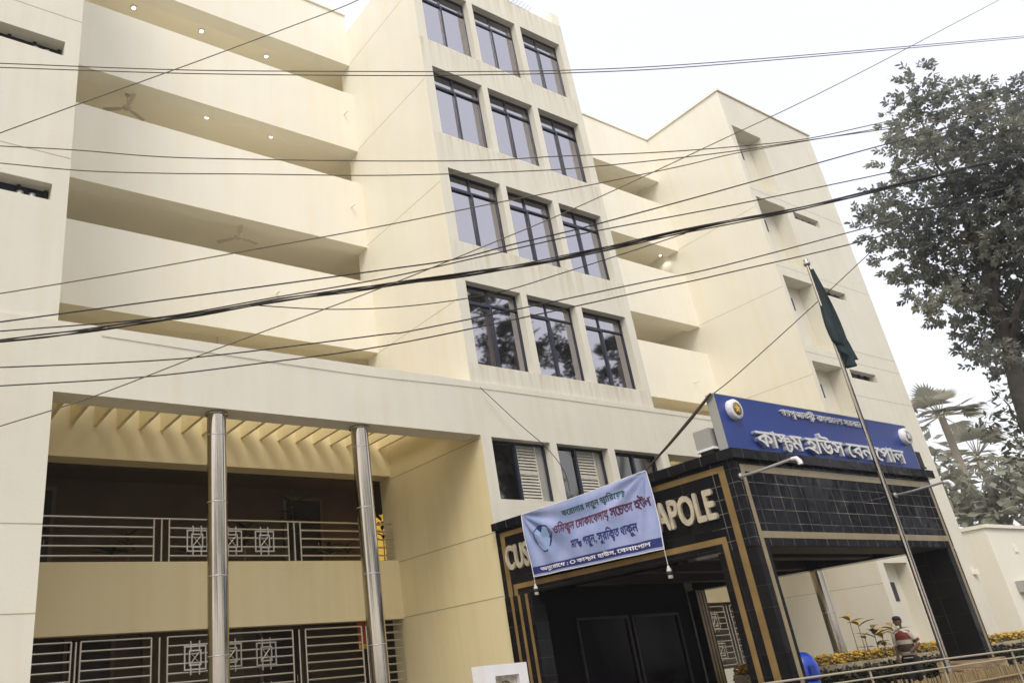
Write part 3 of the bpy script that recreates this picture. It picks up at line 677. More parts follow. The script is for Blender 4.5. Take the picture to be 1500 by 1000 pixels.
# ties
b = MB(); pA, pB = Vector((11.17, 7.03, 5.3)), ban(1, 0)
b.tube([pA, pA.lerp(pB, .3) - Vector((0, 0, .02)), pA.lerp(pB, .62) - Vector((0, 0, .02)), pB], [.022, .028, .024, .012], 8)
tag(rootify(b.build('tie_rope', mat('rope', (.06, .045, .035), .8), None)), 'dark thick rope slanting from the blue board down to the banner corner', 'rope')
for st, lab, dy in (((1, 1), 'small clear bottle hanging on a string below the right corner of the banner', .0), ((0.0, 1), 'small bottle hanging on a string below the left corner of the banner', .0)):
    p0 = ban(*st); t_ = thing('hanging_bottle', lab, 'bottle', (p0.x, p0.y, p0.z - .45), 'bottle weights on the banner strings')
    k = 1 if st[0] else .55; zb = p0.z - .30 * k
    b = MB(); b.tube([p0, (p0.x, p0.y, zb)], .005, 6); b.build('string', PRW, t_)
    b = MB(); b.lathe([(0, 0), (.03, 0), (.04, -.04), (.04, -.15), (.03, -.16), (0, -.16)], (p0.x, p0.y, zb), 14); b.build('bottle_body', mat('bottle_plastic', (.55, .55, .5), .2), t_)
    b = MB(); b.lathe([(0, .03), (.018, .03), (.02, 0.001), (0, .001)], (p0.x, p0.y, zb), 12); b.build('bottle_cap', WHITE, t_)
    b = MB(); b.lathe([(.0405, -.05), (.0415, -.05), (.0415, -.11), (.0405, -.11)], (p0.x, p0.y, zb), 14); b.build('bottle_label', BLACKR, t_)

# ================================================================== FLAGPOLE AND FLAG
PX, PY = 14.12, 6.3
POLE = thing('flagpole', 'tall slim steel flagpole standing in front of the black porch', 'flagpole', (PX, PY, G))
b = MB(); b.tube([(PX - .06, PY, G + .1), (PX - .02, PY, 3.6), (PX + .02, PY, 7.9)], [.044, .038, .026], 14); b.build('pole', STEEL, POLE)
b = MB(); b.lathe([(.0, 7.88), (.055, 7.88), (.06, 7.93), (.03, 7.95), (.045, 7.99), (0, 8.02)], (PX + .02, PY, 0), 16); b.build('finial', GREYM, POLE)
b = MB(); b.box(PX - .26, PX + .14, PY - .2, PY + .2, G, G + .1); b.build('base', pav, POLE)
b = MB(); b.tube([(PX - .09, PY - .03, 1.2), (PX - .03, PY - .045, 4.5), (PX - .0, PY - .03, 7.86)], .006, 5); b.build('halyard', WIRE, POLE)
b = MB(); nz, ns = 40, 16; vs = []
for j in range(nz + 1):
    t = j / nz
    for i in range(ns + 1):
        s = i / ns
        wd = 0.03 + 0.40 * min(1, t * 1.25) ** 0.9
        lft = -0.10 * max(0, min(1, (t - .25) * 2.2)) * (1 if t < .88 else .5)
        x = lft + (wd - lft) * s
        drop = 1.75 * t + 0.22 * math.sin(math.pi * min(1, s * 1.1)) * t * t - .1 * (1 - s) * t
        y = -.045 + 0.07 * math.sin(s * 13 + t * 3.2) * (0.15 + t) + .02 * math.sin(s * 29 + 2)
        vs.append((PX + .02 + x, PY + y + .0, 7.78 - drop))
b.add(vs, [(j * (ns + 1) + i, j * (ns + 1) + i + 1, (j + 1) * (ns + 1) + i + 1, (j + 1) * (ns + 1) + i) for j in range(nz) for i in range(ns)], True)
fl = tag(rootify(b.build('flag', mat('flag_cloth', (0.008, 0.024, 0.028), 0.8, var=.3, vscale=2, two=(0.012, 0.03, 0.038)), None)), 'dark green flag hanging limp and folded from the top of the pole', 'flag')
sm_ = fl.modifiers.new('thickness', 'SOLIDIFY'); sm_.thickness = .003

# ================================================================== SMALL THINGS AT THE FRONT
T = thing('plaque_stand', 'white plastered plaque stand with a square recess beside the porch', 'plaque stand', (7.83, 9.15, G))
b = MB(); wall_front(b, 9.0, 7.45, 8.21, G, 1.72, [(7.62, 8.05, 1.0, 1.58, .07, False)])
b.face([(7.45, 9, G), (7.45, 9.27, G), (7.45, 9.27, 1.72), (7.45, 9, 1.72)]); b.face([(8.21, 9, G), (8.21, 9.27, G), (8.21, 9.27, 1.72), (8.21, 9, 1.72)]); b.face([(7.45, 9, 1.72), (8.21, 9, 1.72), (8.21, 9.27, 1.72), (7.45, 9.27, 1.72)]); b.face([(7.45, 9.27, G), (8.21, 9.27, G), (8.21, 9.27, 1.72), (7.45, 9.27, 1.72)])
b.build('stand_body', WHITE, T)
b = MB(); b.face([(7.62, 9.07, 1.0), (8.05, 9.07, 1.0), (8.05, 9.07, 1.58), (7.62, 9.07, 1.58)]); b.build('plaque', mat('plaque_stone', (.5, .47, .4), .5, var=.3, vscale=14), T)
b = MB(); b.lathe([(.10, 0), (.115, 0), (.115, .02), (.10, .02)], (7.83, 9.066, 1.4), 28, Matrix.Rotation(R_(90), 4, 'X')); b.lathe([(0, .02), (.03, .02), (.045, -.0), (.02, -.05)], (7.83, 9.05, 1.42), 10); b.lathe([(.012, .0), (.05, -.02), (.055, -.07), (0, -.07)], (7.83, 9.05, 1.40), 12)
b.build('relief', mat('bronze', (.16, .1, .05), .4, .6), T)

T = thing('waste_bin', 'bright blue plastic litter bin with a domed hood under the porch', 'bin', (12.66, 7.75, G))
bl = mat('blue_plastic', (.02, .07, .5), .3)
b = MB(); b.lathe([(0, 0), (.19, 0), (.215, .5), (.225, .86), (.2, .87)], (12.66, 7.75, G), 28); b.build('bin_body', bl, T)
b = MB(); b.lathe([(.2, .9), (.25, .88), (.255, .95), (.25, 1.08), (.21, 1.2), (.13, 1.26), (0, 1.28)], (12.66, 7.75, G), 28); b.build('hood', bl, T)
b = MB(); b.box(12.49, 12.62, 7.49, 7.52, 1.12, 1.28); b.build('flap', mat('flap_blue', (.01, .04, .3), .4), T)

# pipe rail and bamboo fence along the road
T = thing('pipe_fence', 'thin pale two pipe fence rail along the road edge', 'fence', (13, 5.5, G))
b = MB(); b.tube([(8, 5.5, 1.25), (11.9, 5.5, 1.235), (17, 5.5, 1.19)], .012, 8); b.tube([(8, 5.5, 1.16), (11.9, 5.5, 1.135), (17, 5.5, 1.1)], .010, 8); b.tube([(8, 5.5, .7), (17, 5.5, .66)], .016, 8)
b.build('rail', mat('pale_pipe', (.42, .37, .27), .5), T)
for x in (8.6, 10.4, 12.2, 14.35, 16.4):
    b = MB(); b.tube([(x, 5.52, G), (x, 5.52, 1.24)], .014, 8); b.build('post', mat('pale_pipe', (.42, .37, .27), .5), T)
T = thing('bamboo_fence', 'low fence of split bamboo pickets behind the pipe rail', 'fence', (13.5, 6.1, G))
bam = mat('bamboo', (.30, .22, .11), .7, var=.3, vscale=6, stretch=(8, 8, .6))
b = MB(); x = 9.6
while x < 17.6:
    h = random.uniform(.76, .83); b.tube([(x, 6.1, G), (x + random.uniform(-.015, .015), 6.1, G + h)], random.uniform(.012, .018), 5); x += random.uniform(.05, .075)
b.build('pickets', bam, T)
b = MB(); b.tube([(9.5, 6.07, .85), (17.7, 6.07, .83)], .018, 6); b.tube([(9.5, 6.07, .5), (17.7, 6.07, .48)], .018, 6); b.build('rail', bam, T)

# raised flower bed
T = thing('planter', 'long raised masonry flower bed in front of the right wing', 'planter', (26, 11.6, G))
b = MB(); b.box(18.2, 34, 10.9, 11.02, G, 1.08); b.box(18.2, 18.32, 11.02, 12.55, G, 1.08); b.build('kerb', mat('kerb_cream', (.5, .42, .28), .8, var=.15, vscale=3), T)
b = MB(); b.face([(18.32, 11.02, 1.02), (34, 11.02, 1.02), (34, 12.6, 1.02), (18.32, 12.6, 1.02)]); b.build('soil', mat('soil', (.07, .05, .03), .95), T)
T0 = thing('planter', 'short raised bed of yellow flowers just inside the right side of the porch', 'planter', (17.1, 11.9, G))
b = MB(); b.box(16.6, 17.05, 11.1, 11.75, G, 1.1); b.build('kerb', mat('kerb_cream', (.5, .42, .28), .8, var=.15, vscale=3), T0)
def flowers(name, label, rects, n, z, cat):
    b = MB(); lv = MB()
    for i in range(n):
        x0, x1, y0, y1 = random.choice(rects); x, y = random.uniform(x0, x1), random.uniform(y0, y1)
        zz = z + random.uniform(.05, .24); r = random.uniform(.03, .055); a = random.random() * 6
        b.lathe([(0, -.6 * r), (r * .8, -.3 * r), (r, .2 * r), (r * .55, .7 * r), (0, .8 * r)], (x, y, zz), 6, Matrix.Rotation(random.uniform(-.5, .5), 4, 'X'), False)
        for k in range(9):
            a = random.random() * 6.28; q = Vector((x + random.uniform(-.12, .12), y + random.uniform(-.32, .1), z + random.uniform(-.2, .22))); l_ = random.uniform(.05, .1)
            d = Vector((math.cos(a), math.sin(a), random.uniform(-.2, .8))).normalized() * l_; s_ = d.cross(Vector((0, 0, 1))) * .35
            lv.face([q, q + d * .5 + s_, q + d, q + d * .5 - s_])
    o = b.build(name, mat('marigold', (.42, .2, .015), .7, var=.3, vscale=9, two=(.6, .38, .04)), None); tag(o, label, cat, kind='stuff')
    o2 = lv.build('flower_leaves', mat('marigold_leaf', (.05, .07, .025), .7, var=.4, vscale=5), None); tag(o2, 'dark green leaves of the bed of ' + ('yellow flowers along the right wing' if n > 1000 else 'flowers inside the porch'), 'leaves', kind='stuff')
flowers('marigolds', 'dense bed of small yellow marigolds along the foot of the right wing', [(18.4, 33.8, 11.0, 12.5)], 1500, 1.02, 'flowers')
flowers('marigolds', 'yellow marigolds on the short bed inside the porch', [(16.62, 17.03, 11.12, 11.73)], 70, 1.06, 'flowers')
b = MB()
for i in range(12000):
    x, y, z = random.uniform(18.0, 34), random.uniform(10.62, 10.92), random.uniform(.3, .98); a = random.random() * 6.28; l_ = random.uniform(.07, .14)
    d = Vector((math.cos(a), math.sin(a), random.uniform(-.3, .9))).normalized() * l_; sd = d.cross(Vector((0, 0, 1))) * .4; q = Vector((x, y, z)); b.face([q, q + d * .5 + sd, q + d, q + d * .5 - sd])
tag(b.build('bedding_plants', mat('bedding_leaf', (.014, .018, .008), .7, var=.5, vscale=6, two=(.04, .042, .02)), None), 'dark leafy edging plants along the front of the long flower bed', 'plants', kind='stuff')
# ochre-leaved plants in the bed
och = mat('ochre_leaf', (.30, .19, .05), .7, var=.4, vscale=7, two=(.42, .3, .1)); stemm = mat('plant_stem', (.2, .16, .07), .8)
def broad_leaf(b, p, d, up, L, w):
    d = d.normalized(); s_ = d.cross(up).normalized(); n_ = s_.cross(d); k = 7; vs = []
    for i in range(k + 1):
        t = i / k; q = p + d * L * t - n_ * (L * .35 * t * t); hw = w * math.sin(math.pi * (t * .92 + .06)) ** .8
        vs += [q - s_ * hw + n_ * hw * .3, q, q + s_ * hw + n_ * hw * .3]
    b.add(vs, [f for i in range(k) for f in ((3 * i, 3 * i + 1, 3 * i + 4, 3 * i + 3), (3 * i + 1, 3 * i + 2, 3 * i + 5, 3 * i + 4))], True)
names = ['leftmost ochre leaved canna stem in the flower bed beside the steel column', 'tall ochre leaved canna stem second from the steel column', 'bare thin canna stem with few low leaves in the flower bed', 'bushy dark leaved canna left of the guard', 'ochre broad leaved canna close to the guard in the flower bed', 'canna with its leaves just behind the guard head']
for (u, v, n, L), lab in zip([(1243, 905, 3, .3), (1256, 912, 3, .3), (1266, 930, 2, .2), (1278, 920, 6, .32), (1290, 925, 5, .32), (1306, 918, 4, .3)], names):
    q = at(u, v, 1, 11.3); T = thing('canna_plant', lab, 'plant', (q.x, 11.3, 1.02), 'canna stems in the flower bed')
    b = MB(); b.tube([(q.x - .05, 11.3, 1.02), (q.x - .02, 11.3, 1.4), (q.x, 11.3, q.z)], [.014, .011, .007], 6); b.build('stem', stemm, T)
    b = MB()
    for k in range(n):
        a = 2.4 * k + random.random(); z = q.z - .1 * k * random.uniform(.3, 1)
        broad_leaf(b, Vector((q.x, 11.3, z)), Vector((math.cos(a), math.sin(a) * .7, .55)), Vector((0, 0, 1)), L * random.uniform(1.0, 1.5), .085)
    broad_leaf(b, Vector((q.x - .03, 11.3, 1.35)), Vector((1, -.3, .3)), Vector((0, 0, 1)), .22, .04)
    b.build('leaves', och if '0' and n != 6 else mat('dark_ochre_leaf', (.12, .085, .035), .7, var=.4, vscale=7), T)

# ------------------------------------------------------------------ the guard
PG = Vector((20.62, 9.95, G)); PR = Matrix.Translation(PG) @ Matrix.Rotation(R_(-84), 4, 'Z') @ Matrix.Diagonal((.88, .95, 1, 1))
P = thing('person', 'guard in red vest, white shirt, dark cap and dark trousers standing by the flower bed', 'person', PG)
SKIN = mat('skin', (.12, .065, .04), .6)
def W_(p): return PR @ Vector(p)
sv_, se_, sr_ = [], [], []
def jn(p, r, parent=None):
    sv_.append(W_(p) - PG); sr_.append(r)
    if parent is not None: se_.append((parent, len(sv_) - 1))
    return len(sv_) - 1
pel = jn((0, 0, .95), .13); sp = jn((0, .01, 1.15), .12, pel); ch = jn((0, 0, 1.34), .13, sp); nk = jn((0, -.005, 1.455), .055, ch); nh = jn((-.005, -.015, 1.51), .055, nk)
hb = jn((-.012, -.03, 1.56), .075, nh); hm = jn((-.014, -.02, 1.625), .092, hb); jn((-.014, -.01, 1.68), .075, hm)
for sx in (-1, 1):
    hp = jn((.1 * sx, 0, .88), .095, pel); kn = jn((.13 * sx, -.02, .48), .065, hp); an = jn((.14 * sx, .02, .09), .045, kn); jn((.16 * sx, -.13, .04), .04, an)
    if sx > 0: elb, wr = (.30, .05, 1.13), (.2, -.13, 1.04)
    else: elb, wr = (-.25, .05, 1.12), (-.27, -.03, .88)
    sh = jn((.18 * sx, 0, 1.375), .052, ch); el = jn(elb, .045, sh); w_ = jn(wr, .03, el)
    dv = (Vector(wr) - Vector(elb)).normalized(); side = dv.cross(Vector((0, -1, 0.2))).normalized()
    pm = Vector(wr) + dv * .07; pi_ = jn(pm, .03, w_)
    for k in range(4):
        base = pm + side * (.028 - .0187 * k); f1 = base + dv * .04; L = (.05, .058, .054, .042)[k]; f2 = f1 + (dv + Vector((0, -.2, -.45))).normalized() * L * .6
        a = jn(f1, .0095, pi_); jn(f2, .008, a)
    th = Vector(wr) + dv * .03 + side * .04; a = jn(th, .011, w_); jn(th + (dv + side * .4).normalized() * .04, .009, a)
me = bpy.data.meshes.new('body'); me.from_pydata(sv_, se_, []); body = bpy.data.objects.new('body', me); COL.objects.link(body); body.parent = P; me.materials.append(SKIN)
sk = body.modifiers.new('skin', 'SKIN'); sk.use_smooth_shade = True
me.skin_vertices.items() if False else None
if not me.skin_vertices: bpy.context.view_layer.update()
for i, r in enumerate(sr_):
    me.skin_vertices[0].data[i].radius = (r, r)
me.skin_vertices[0].data[0].use_root = True
ss = body.modifiers.new('smooth', 'SUBSURF'); ss.levels = 1; ss.render_levels = 1
def ring(c, rx, ry, n=20, rot=0): return [W_((c[0] + rx * math.cos(2 * math.pi * k / n), c[1] + ry * math.sin(2 * math.pi * k / n), c[2])) for k in range(n)]
def torso(name, prof, m_, par=P):
    b = MB(); b.loft([ring((cx_, cy_, z), rx, ry) for z, rx, ry, cx_, cy_ in prof], cap=False); return b.build(name, m_, par)
SHIRT = mat('shirt_white', (.62, .58, .5), .8, var=.06, vscale=9); VEST = mat('vest_red', (.15, .02, .012), .7, var=.15, vscale=8); TROU = mat('trousers_dark', (.012, .012, .015), .8); BAND2 = mat('reflective_tape', (.5, .46, .4), .4)
st = torso('shirt', [(.86, .185, .14, 0, 0), (.95, .18, .135, 0, 0), (1.15, .17, .13, 0, .01), (1.32, .195, .135, 0, 0), (1.405, .17, .10, 0, 0), (1.45, .075, .065, 0, -.004), (1.475, .06, .058, 0, -.006)], SHIRT)
for sx in (-1, 1):
    el = (.30, .05, 1.13) if sx > 0 else (-.25, .05, 1.12)
    s0 = Vector((.165 * sx, 0, 1.395)); e0 = Vector(el); b = MB()
    b.tube([W_(s0), W_(s0.lerp(e0, .12)), W_(s0.lerp(e0, .5)), W_(s0.lerp(e0, .92))], [.075, .085, .07, .062], 14, False); b.build('sleeve', SHIRT, P)
b = MB(); e0 = Vector((.30, .05, 1.13)); s0 = Vector((.165, 0, 1.395)); b.tube([W_(s0.lerp(e0, .6)), W_(s0.lerp(e0, .8))], [.075, .072], 14, False); b.build('arm_band', VEST, P)
torso('vest', [(1.06, .186, .147, 0, .005), (1.15, .182, .144, 0, .01), (1.3, .2, .147, 0, 0), (1.37, .188, .13, 0, 0), (1.43, .11, .085, 0, 0)], VEST)
torso('vest_tape', [(1.15, .186, .149, 0, .01), (1.24, .194, .15, 0, .004)], BAND2)
torso('pouch_belt', [(1.0, .19, .15, 0, 0), (1.02, .196, .156, 0, 0), (1.15, .192, .154, 0, .008)], mat('pouch_dark', (.05, .035, .025), .7))
torso('belt', [(.925, .19, .145, 0, 0), (.965, .188, .143, 0, 0)], mat('belt_tan', (.3, .25, .18), .6))
b = MB()
b.loft([ring((0, 0, .92), .183, .138), ring((0, 0, .84), .185, .14)], cap=False)
for sx in (-1, 1): b.tube([W_((.09 * sx, 0, .87)), W_((.115 * sx, -.01, .66)), W_((.13 * sx, -.02, .47)), W_((.14 * sx, .01, .1))], [.108, .095, .08, .068], 16, False)
b.build('trousers', TROU, P)
for sx in (-1, 1):
    b = MB(); b.loft([[W_((.15 * sx + .05 * math.cos(a) * k, -.05 + .14 * math.sin(a) * k, z)) for a in [2 * math.pi * i / 14 for i in range(14)]] for z, k in ((0, 1), (.05, 1.02), (.1, .7))]); b.build('shoe', BLACKR, P)
hc = Vector((-.014, -.02, 1.625))
b = MB(); b.loft([[W_(hc + Vector((rx * math.cos(a), ry * math.sin(a) + oy, z))) for a in [2 * math.pi * i / 18 for i in range(18)]] for z, rx, ry, oy in ((-.02, .085, .07, .055), (.03, .098, .09, .035), (.055, .1, .112, .01), (.085, .098, .112, .006), (.115, .07, .08, .005), (.128, .02, .02, .005))], cap=True); b.build('hair', mat('hair_black', (.015, .012, .01), .7), P)
b = MB(); b.loft([[W_(hc + Vector((.06 * math.cos(a) * k - .012, -.075 + .028 * math.sin(a), z - .005))) for a in [2 * math.pi * i / 14 for i in range(14)]] for z, k in ((-.135, .7), (-.11, .9), (-.09, .9), (-.078, .8))]); b.build('face_mask', mat('mask_white', (.7, .68, .64), .8), P)
b = MB(); b.loft([[W_(hc + Vector((-.014 + r * math.cos(a), -.1 + .012 * math.sin(a) - oy, z))) for a in [2 * math.pi * i / 8 for i in range(8)]] for z, r, oy in ((.03, .006, 0), (0, .012, .008), (-.025, .017, .012), (-.035, .01, .0))]); b.build('nose', SKIN, P)
for sx in (-1, 1):
    b = MB(); b.lathe([(0, .008), (.008, .006), (.011, 0)], W_(hc + Vector((-.012 + sx * .033, -.088, .022))), 8, PR.to_3x3().to_4x4() @ Matrix.Rotation(R_(90), 4, 'X')); b.build('eye', BLACKR, P)
    b = MB(); b.loft([[W_(hc + Vector((sx * (.092 + .008 * j), .0 + .016 * math.cos(a), .0 + .03 * math.sin(a)))) for a in [2 * math.pi * i / 8 for i in range(8)]] for j in range(2)]); b.build('ear', SKIN, P)

# ================================================================== INSIDE THE BALCONIES AND GALLERIES
def fan(u, v, zc, lab, rot, drop=.42):
    q = at(u, v, 2, zc); T = thing('ceiling_fan', lab, 'fan', (q.x, q.y, zc - drop), 'fans on the balcony ceilings')
    fm = mat('fan_enamel', (.5, .45, .36), .45)
    b = MB(); b.tube([(q.x, q.y, zc - .03), (q.x, q.y, zc - drop)], .014, 8); b.build('rod', fm, T)
    b = MB(); b.lathe([(0, 0), (.07, 0), (.05, -.06), (.016, -.08)], (q.x, q.y, zc - .001), 18); b.build('canopy_cup', fm, T)
    b = MB(); b.lathe([(0, .05), (.05, .05), (.11, .02), (.115, -.03), (.06, -.07), (0, -.075)], (q.x, q.y, zc - drop), 22); b.build('motor', fm, T)
    for k in range(3):
        M = Matrix.Translation((q.x, q.y, zc - drop - .02)) @ Matrix.Rotation(rot + k * 2.094, 4, 'Z') @ Matrix.Rotation(R_(9), 4, 'X')
        b = MB(); b.add([M @ Vector(p) for p in ((.1, -.025, 0), (.22, -.055, 0), (.6, -.065, 0), (.62, 0, 0), (.6, .065, 0), (.22, .055, 0), (.1, .025, 0))], [(0, 1, 2, 3, 4, 5, 6)]); o = b.build('blade', fm, T)
        mo = o.modifiers.new('thickness', 'SOLIDIFY'); mo.thickness = .006
fan(187, 139, 16.37, 'pale ceiling fan at the left end of the second balcony from the top', .5)
fan(349, 326, 13.04, 'pale ceiling fan hanging in the middle of the third balcony from the top', .2)
fan(318, 488, 9.81, 'pale ceiling fan in the lowest balcony just above the pale band', .9)
def spot(u, v, zc, lab, on=26):
    q = at(u, v, 2, zc); T = thing('ceiling_light', lab, 'light', (q.x, q.y, zc - .04), 'round lamps on the balcony ceilings')
    b = MB(); b.lathe([(.055, 0), (.095, 0), (.09, -.03), (.055, -.035)], (q.x, q.y, zc - .001), 22); b.build('ring', WHITE, T)
    b = MB(); b.lathe([(.054, -.012), (.04, -.05), (0, -.062)], (q.x, q.y, zc), 16); b.build('bulb', BULB if on else WHITE, T)
    pl = bpy.data.lights.new('lamp_light', 'SPOT'); pl.energy = on; pl.shadow_soft_size = .05; pl.color = (1, .97, .9); pl.spot_size = R_(130); pl.spot_blend = .6
    po = bpy.data.objects.new('lamp_light', pl); COL.objects.link(po); po.parent = T; po.location = (0, 0, -.1)
    # stain of the plate in the ceiling plaster is left out
for (u, v, zc), lab in zip([(196, 11, 19.69), (295, 45, 19.69), (390, 82, 19.69), (303, 171, 16.37), (397, 199, 16.37)], ['glowing round ceiling lamp nearest the left end of the top balcony', 'middle one of the three glowing lamps on the top balcony ceiling', 'right hand one of the three glowing lamps on the top balcony ceiling', 'round ceiling lamp next to the fan in the second balcony from the top', 'right hand round ceiling lamp in the second balcony from the top']): spot(u, v, zc, lab)
q = at(967, 373, 2, 16.37); spot(967, 373, 16.37, 'glowing ceiling lamp in the short balcony right of the window tower', 7)

leafd = mat('pot_leaf', (.03, .05, .02), .6, var=.4, vscale=8); pot = mat('pot_clay', (.10, .05, .03), .8)
def potted(u, v, h, L, n, lab):
    q = at(u, v, 1, 17.0); z0 = 4.1; T = thing('potted_plant', lab, 'plant', (q.x, 17, z0), 'pot plants behind the gallery railing')
    b = MB(); b.lathe([(0, 0), (.11, 0), (.16, .26), (.17, .3), (.14, .3), (0, .26)], (q.x, 17, z0), 18); b.build('pot', pot, T)
    b = MB(); b.tube([(q.x, 17, z0 + .25), (q.x + .02, 17, z0 + .3 + h * .5), (q.x, 17, z0 + .3 + h)], [.016, .012, .006], 6); b.build('stem', stemm, T)
    b = MB()
    for k in range(n):
        a = 2.4 * k; z = z0 + .32 + h * (.35 + .65 * k / n); broad_leaf(b, Vector((q.x, 17, z)), Vector((math.cos(a), math.sin(a), random.uniform(.3, 1.1))), Vector((0, 0, 1)), L * random.uniform(.8, 1.2), L * .14)
    b.build('leaves', leafd, T)
for args in [(163, 805, .25, .4, 14, 'low spreading pot plant behind the left part of the gallery railing'), (188, 800, .55, .35, 12, 'upright pot plant behind the left part of the gallery railing'), (275, 800, .3, .35, 10, 'small pot plant behind the first square ornament of the railing'), (358, 800, .75, .4, 14, 'leafy pot plant behind the square ornaments in mid railing'), (430, 800, 1.5, .42, 16, 'tallest pot plant rising above the gallery railing'), (482, 800, .3, .4, 12, 'low pot plant right of the tallest one in the gallery'), (508, 800, .35, .3, 12, 'small pot plant beside the yellow doorway'), (562, 800, 1.15, .36, 16, 'bushy pot plant at the right end of the gallery railing')]: potted(*args)
T = thing('hanging_cloth', 'orange red cloth with yellow border hanging behind the lower grille', 'cloth', (10.45, 16.75, 2.4))
b = MB(); nn = 10; b.add([(10.28 + .4 * i / nn, 16.75 + .02 * math.sin(i * 1.7), z) for z in (3.0, 2.52) for i in range(nn + 1)], [(i, i + 1, nn + 2 + i, nn + 1 + i) for i in range(nn)], True); b.build('cloth_panel', mat('cloth_orange', (.5, .09, .02), .8, emit=None), T)
b = MB(); b.add([(10.28 + .4 * i / nn, 16.748 + .02 * math.sin(i * 1.7), z) for z in (2.519, 2.42) for i in range(nn + 1)], [(i, i + 1, nn + 2 + i, nn + 1 + i) for i in range(nn)], True); b.build('border', mat('cloth_yellow', (.7, .42, .06), .8), T)

# roof aerial
q = Vector((16.05, 13.2, 20.2)); T = thing('roof_aerial', 'small dark aerial standing on the roof of the window tower', 'aerial', q)
b = MB(); b.tube([q, q + Vector((0, 0, 1.75))], .022, 8); b.build('mast', GREYM, T)
b = MB(); b.tube([q + Vector((-.5, 0, 1.5)), q + Vector((.7, 0, 1.45))], .012, 6)
for k in range(8): b.tube([q + Vector((-.45 + .15 * k, -.3 + .02 * k, 1.5)), q + Vector((-.45 + .15 * k, .3 - .02 * k, 1.5))], .009, 5)
for k in range(4): b.lathe([(0, .03), (.035, 0), (0, -.05)], q + Vector((-.3 + .3 * k, 0, 1.42)), 8)
b.build('elements', GREYM, T)

# ================================================================== CABLES over the forecourt
def smooth(pts, k=6):
    o_ = []; n = len(pts)
    for i in range(n - 1):
        p0, p1, p2, p3 = pts[max(i - 1, 0)], pts[i], pts[i + 1], pts[min(i + 2, n - 1)]
        for j in range(k):
            t = j / k; o_.append(.5 * ((2 * p1) + (p2 - p0) * t + (2 * p0 - 5 * p1 + 4 * p2 - p3) * t * t + (3 * p1 - p0 - 3 * p2 + p3) * t ** 3))
    return o_ + [pts[-1]]
def cable(lab, pts, yl, yr, r, strands=1, m_=WIRE, ext=True):
    r *= .78 if strands == 1 else .62
    if ext:
        (a0, b0), (a1, b1) = pts[0], pts[1]; k = 90 / max(30, math.hypot(a1 - a0, b1 - b0)); pts = [(a0 - (a1 - a0) * k, b0 - (b1 - b0) * k)] + pts
        (a0, b0), (a1, b1) = pts[-1], pts[-2]; k = 90 / max(30, math.hypot(a1 - a0, b1 - b0)); pts = pts + [(a0 + (a0 - a1) * k, b0 + (b0 - b1) * k)]
    P3 = smooth([at(u, v, 1, yl + (yr - yl) * max(-.1, min(1.1, u / 1500))) for u, v in pts])
    b = MB()
    for s in range(strands):
        if strands == 1: pp = P3
        else:
            pp = []
            for i, p in enumerate(P3):
                a = s * 2.1 + i * .21 + .6 * math.sin(i * .3 + s); sp_ = r * (1.1 + 2.6 * abs(math.sin(i * .09 + s * 1.3)))
                pp.append(p + Vector((0, math.cos(a) * sp_, math.sin(a) * sp_)))
        b.tube(pp, r, 6)
    o = b.build('overhead_cable', m_, None); rootify(o); return tag(o, lab, 'cable', 'cables strung across the front of the building')
CAB = mat('cable_grey', (.13, .10, .055), .6)
Y0, Y1 = 7.6, 2.6
cable('thick black bundle of twisted cables crossing the whole facade', [(0, 500), (104, 488), (210, 472), (313, 456), (433, 437), (560, 419), (680, 402), (769, 388), (888, 364), (1004, 338), (1155, 309), (1300, 275), (1422, 244), (1500, 226)], Y0, Y1, .0105, 5)
cable('upper wire of the highest level pair crossing the top window rows', [(0, 93), (280, 103), (560, 105), (700, 105), (836, 103), (1000, 95), (1250, 75), (1500, 53)], Y0, Y1, .0075, 1, CAB)
cable('lower wire of the highest level pair crossing the top window rows', [(0, 99), (280, 108), (560, 111), (700, 110), (836, 107), (1000, 99), (1250, 78), (1500, 55.5)], Y0 + .05, Y1, .0075, 1, CAB)
cable('thin wire slanting up steeply across the upper left balconies', [(0, 195), (120, 151), (240, 108), (330, 75), (490, 15), (530, -2)], Y0 - .5, Y1 + 1, .007, 1, CAB)
cable('wavy wire passing under the second row of windows', [(0, 214), (112, 220), (240, 230), (400, 234), (560, 236), (710, 235), (818, 229), (950, 224), (1076, 215), (1184, 203), (1300, 178), (1500, 135)], Y0, Y1, .0075, 1, CAB)
cable('wavy wire just above the third row of windows', [(0, 239), (120, 250), (240, 254), (360, 255), (560, 257), (740, 252), (860, 245), (1040, 226), (1173, 207), (1300, 189), (1342, 183), (1396, 172), (1500, 136)], Y0 + .1, Y1, .0075, 1, CAB)
cable('wire rising from the left block past the third window row to the tree', [(0, 430), (180, 400), (380, 364), (560, 331), (728, 297), (860, 272), (1000, 243), (1076, 225), (1184, 206), (1300, 186), (1500, 148)], Y0, Y1 + .2, .0075, 1, CAB)
cable('wire passing through the lower half of the third window row', [(0, 471.5), (300, 431), (556, 396), (665, 380), (755, 357), (860, 332), (1060, 278), (1230, 230), (1396, 184), (1500, 150)], Y0 - .1, Y1, .009)
cable('long straight wire rising diagonally from lower left to top right corner', [(0, 624), (138, 580), (320, 510), (560, 421), (733, 351), (860, 297), (1040, 213), (1234, 120), (1464, 0)], Y0 - .3, Y1 - .2, .0065, 1, CAB)
cable('thin wire running close above the thick bundle', [(0, 485), (224, 466), (400, 436), (560, 408), (700, 377), (860, 341), (1060, 303), (1230, 268), (1318, 249), (1422, 224), (1500, 207)], Y0 - .1, Y1, .008)
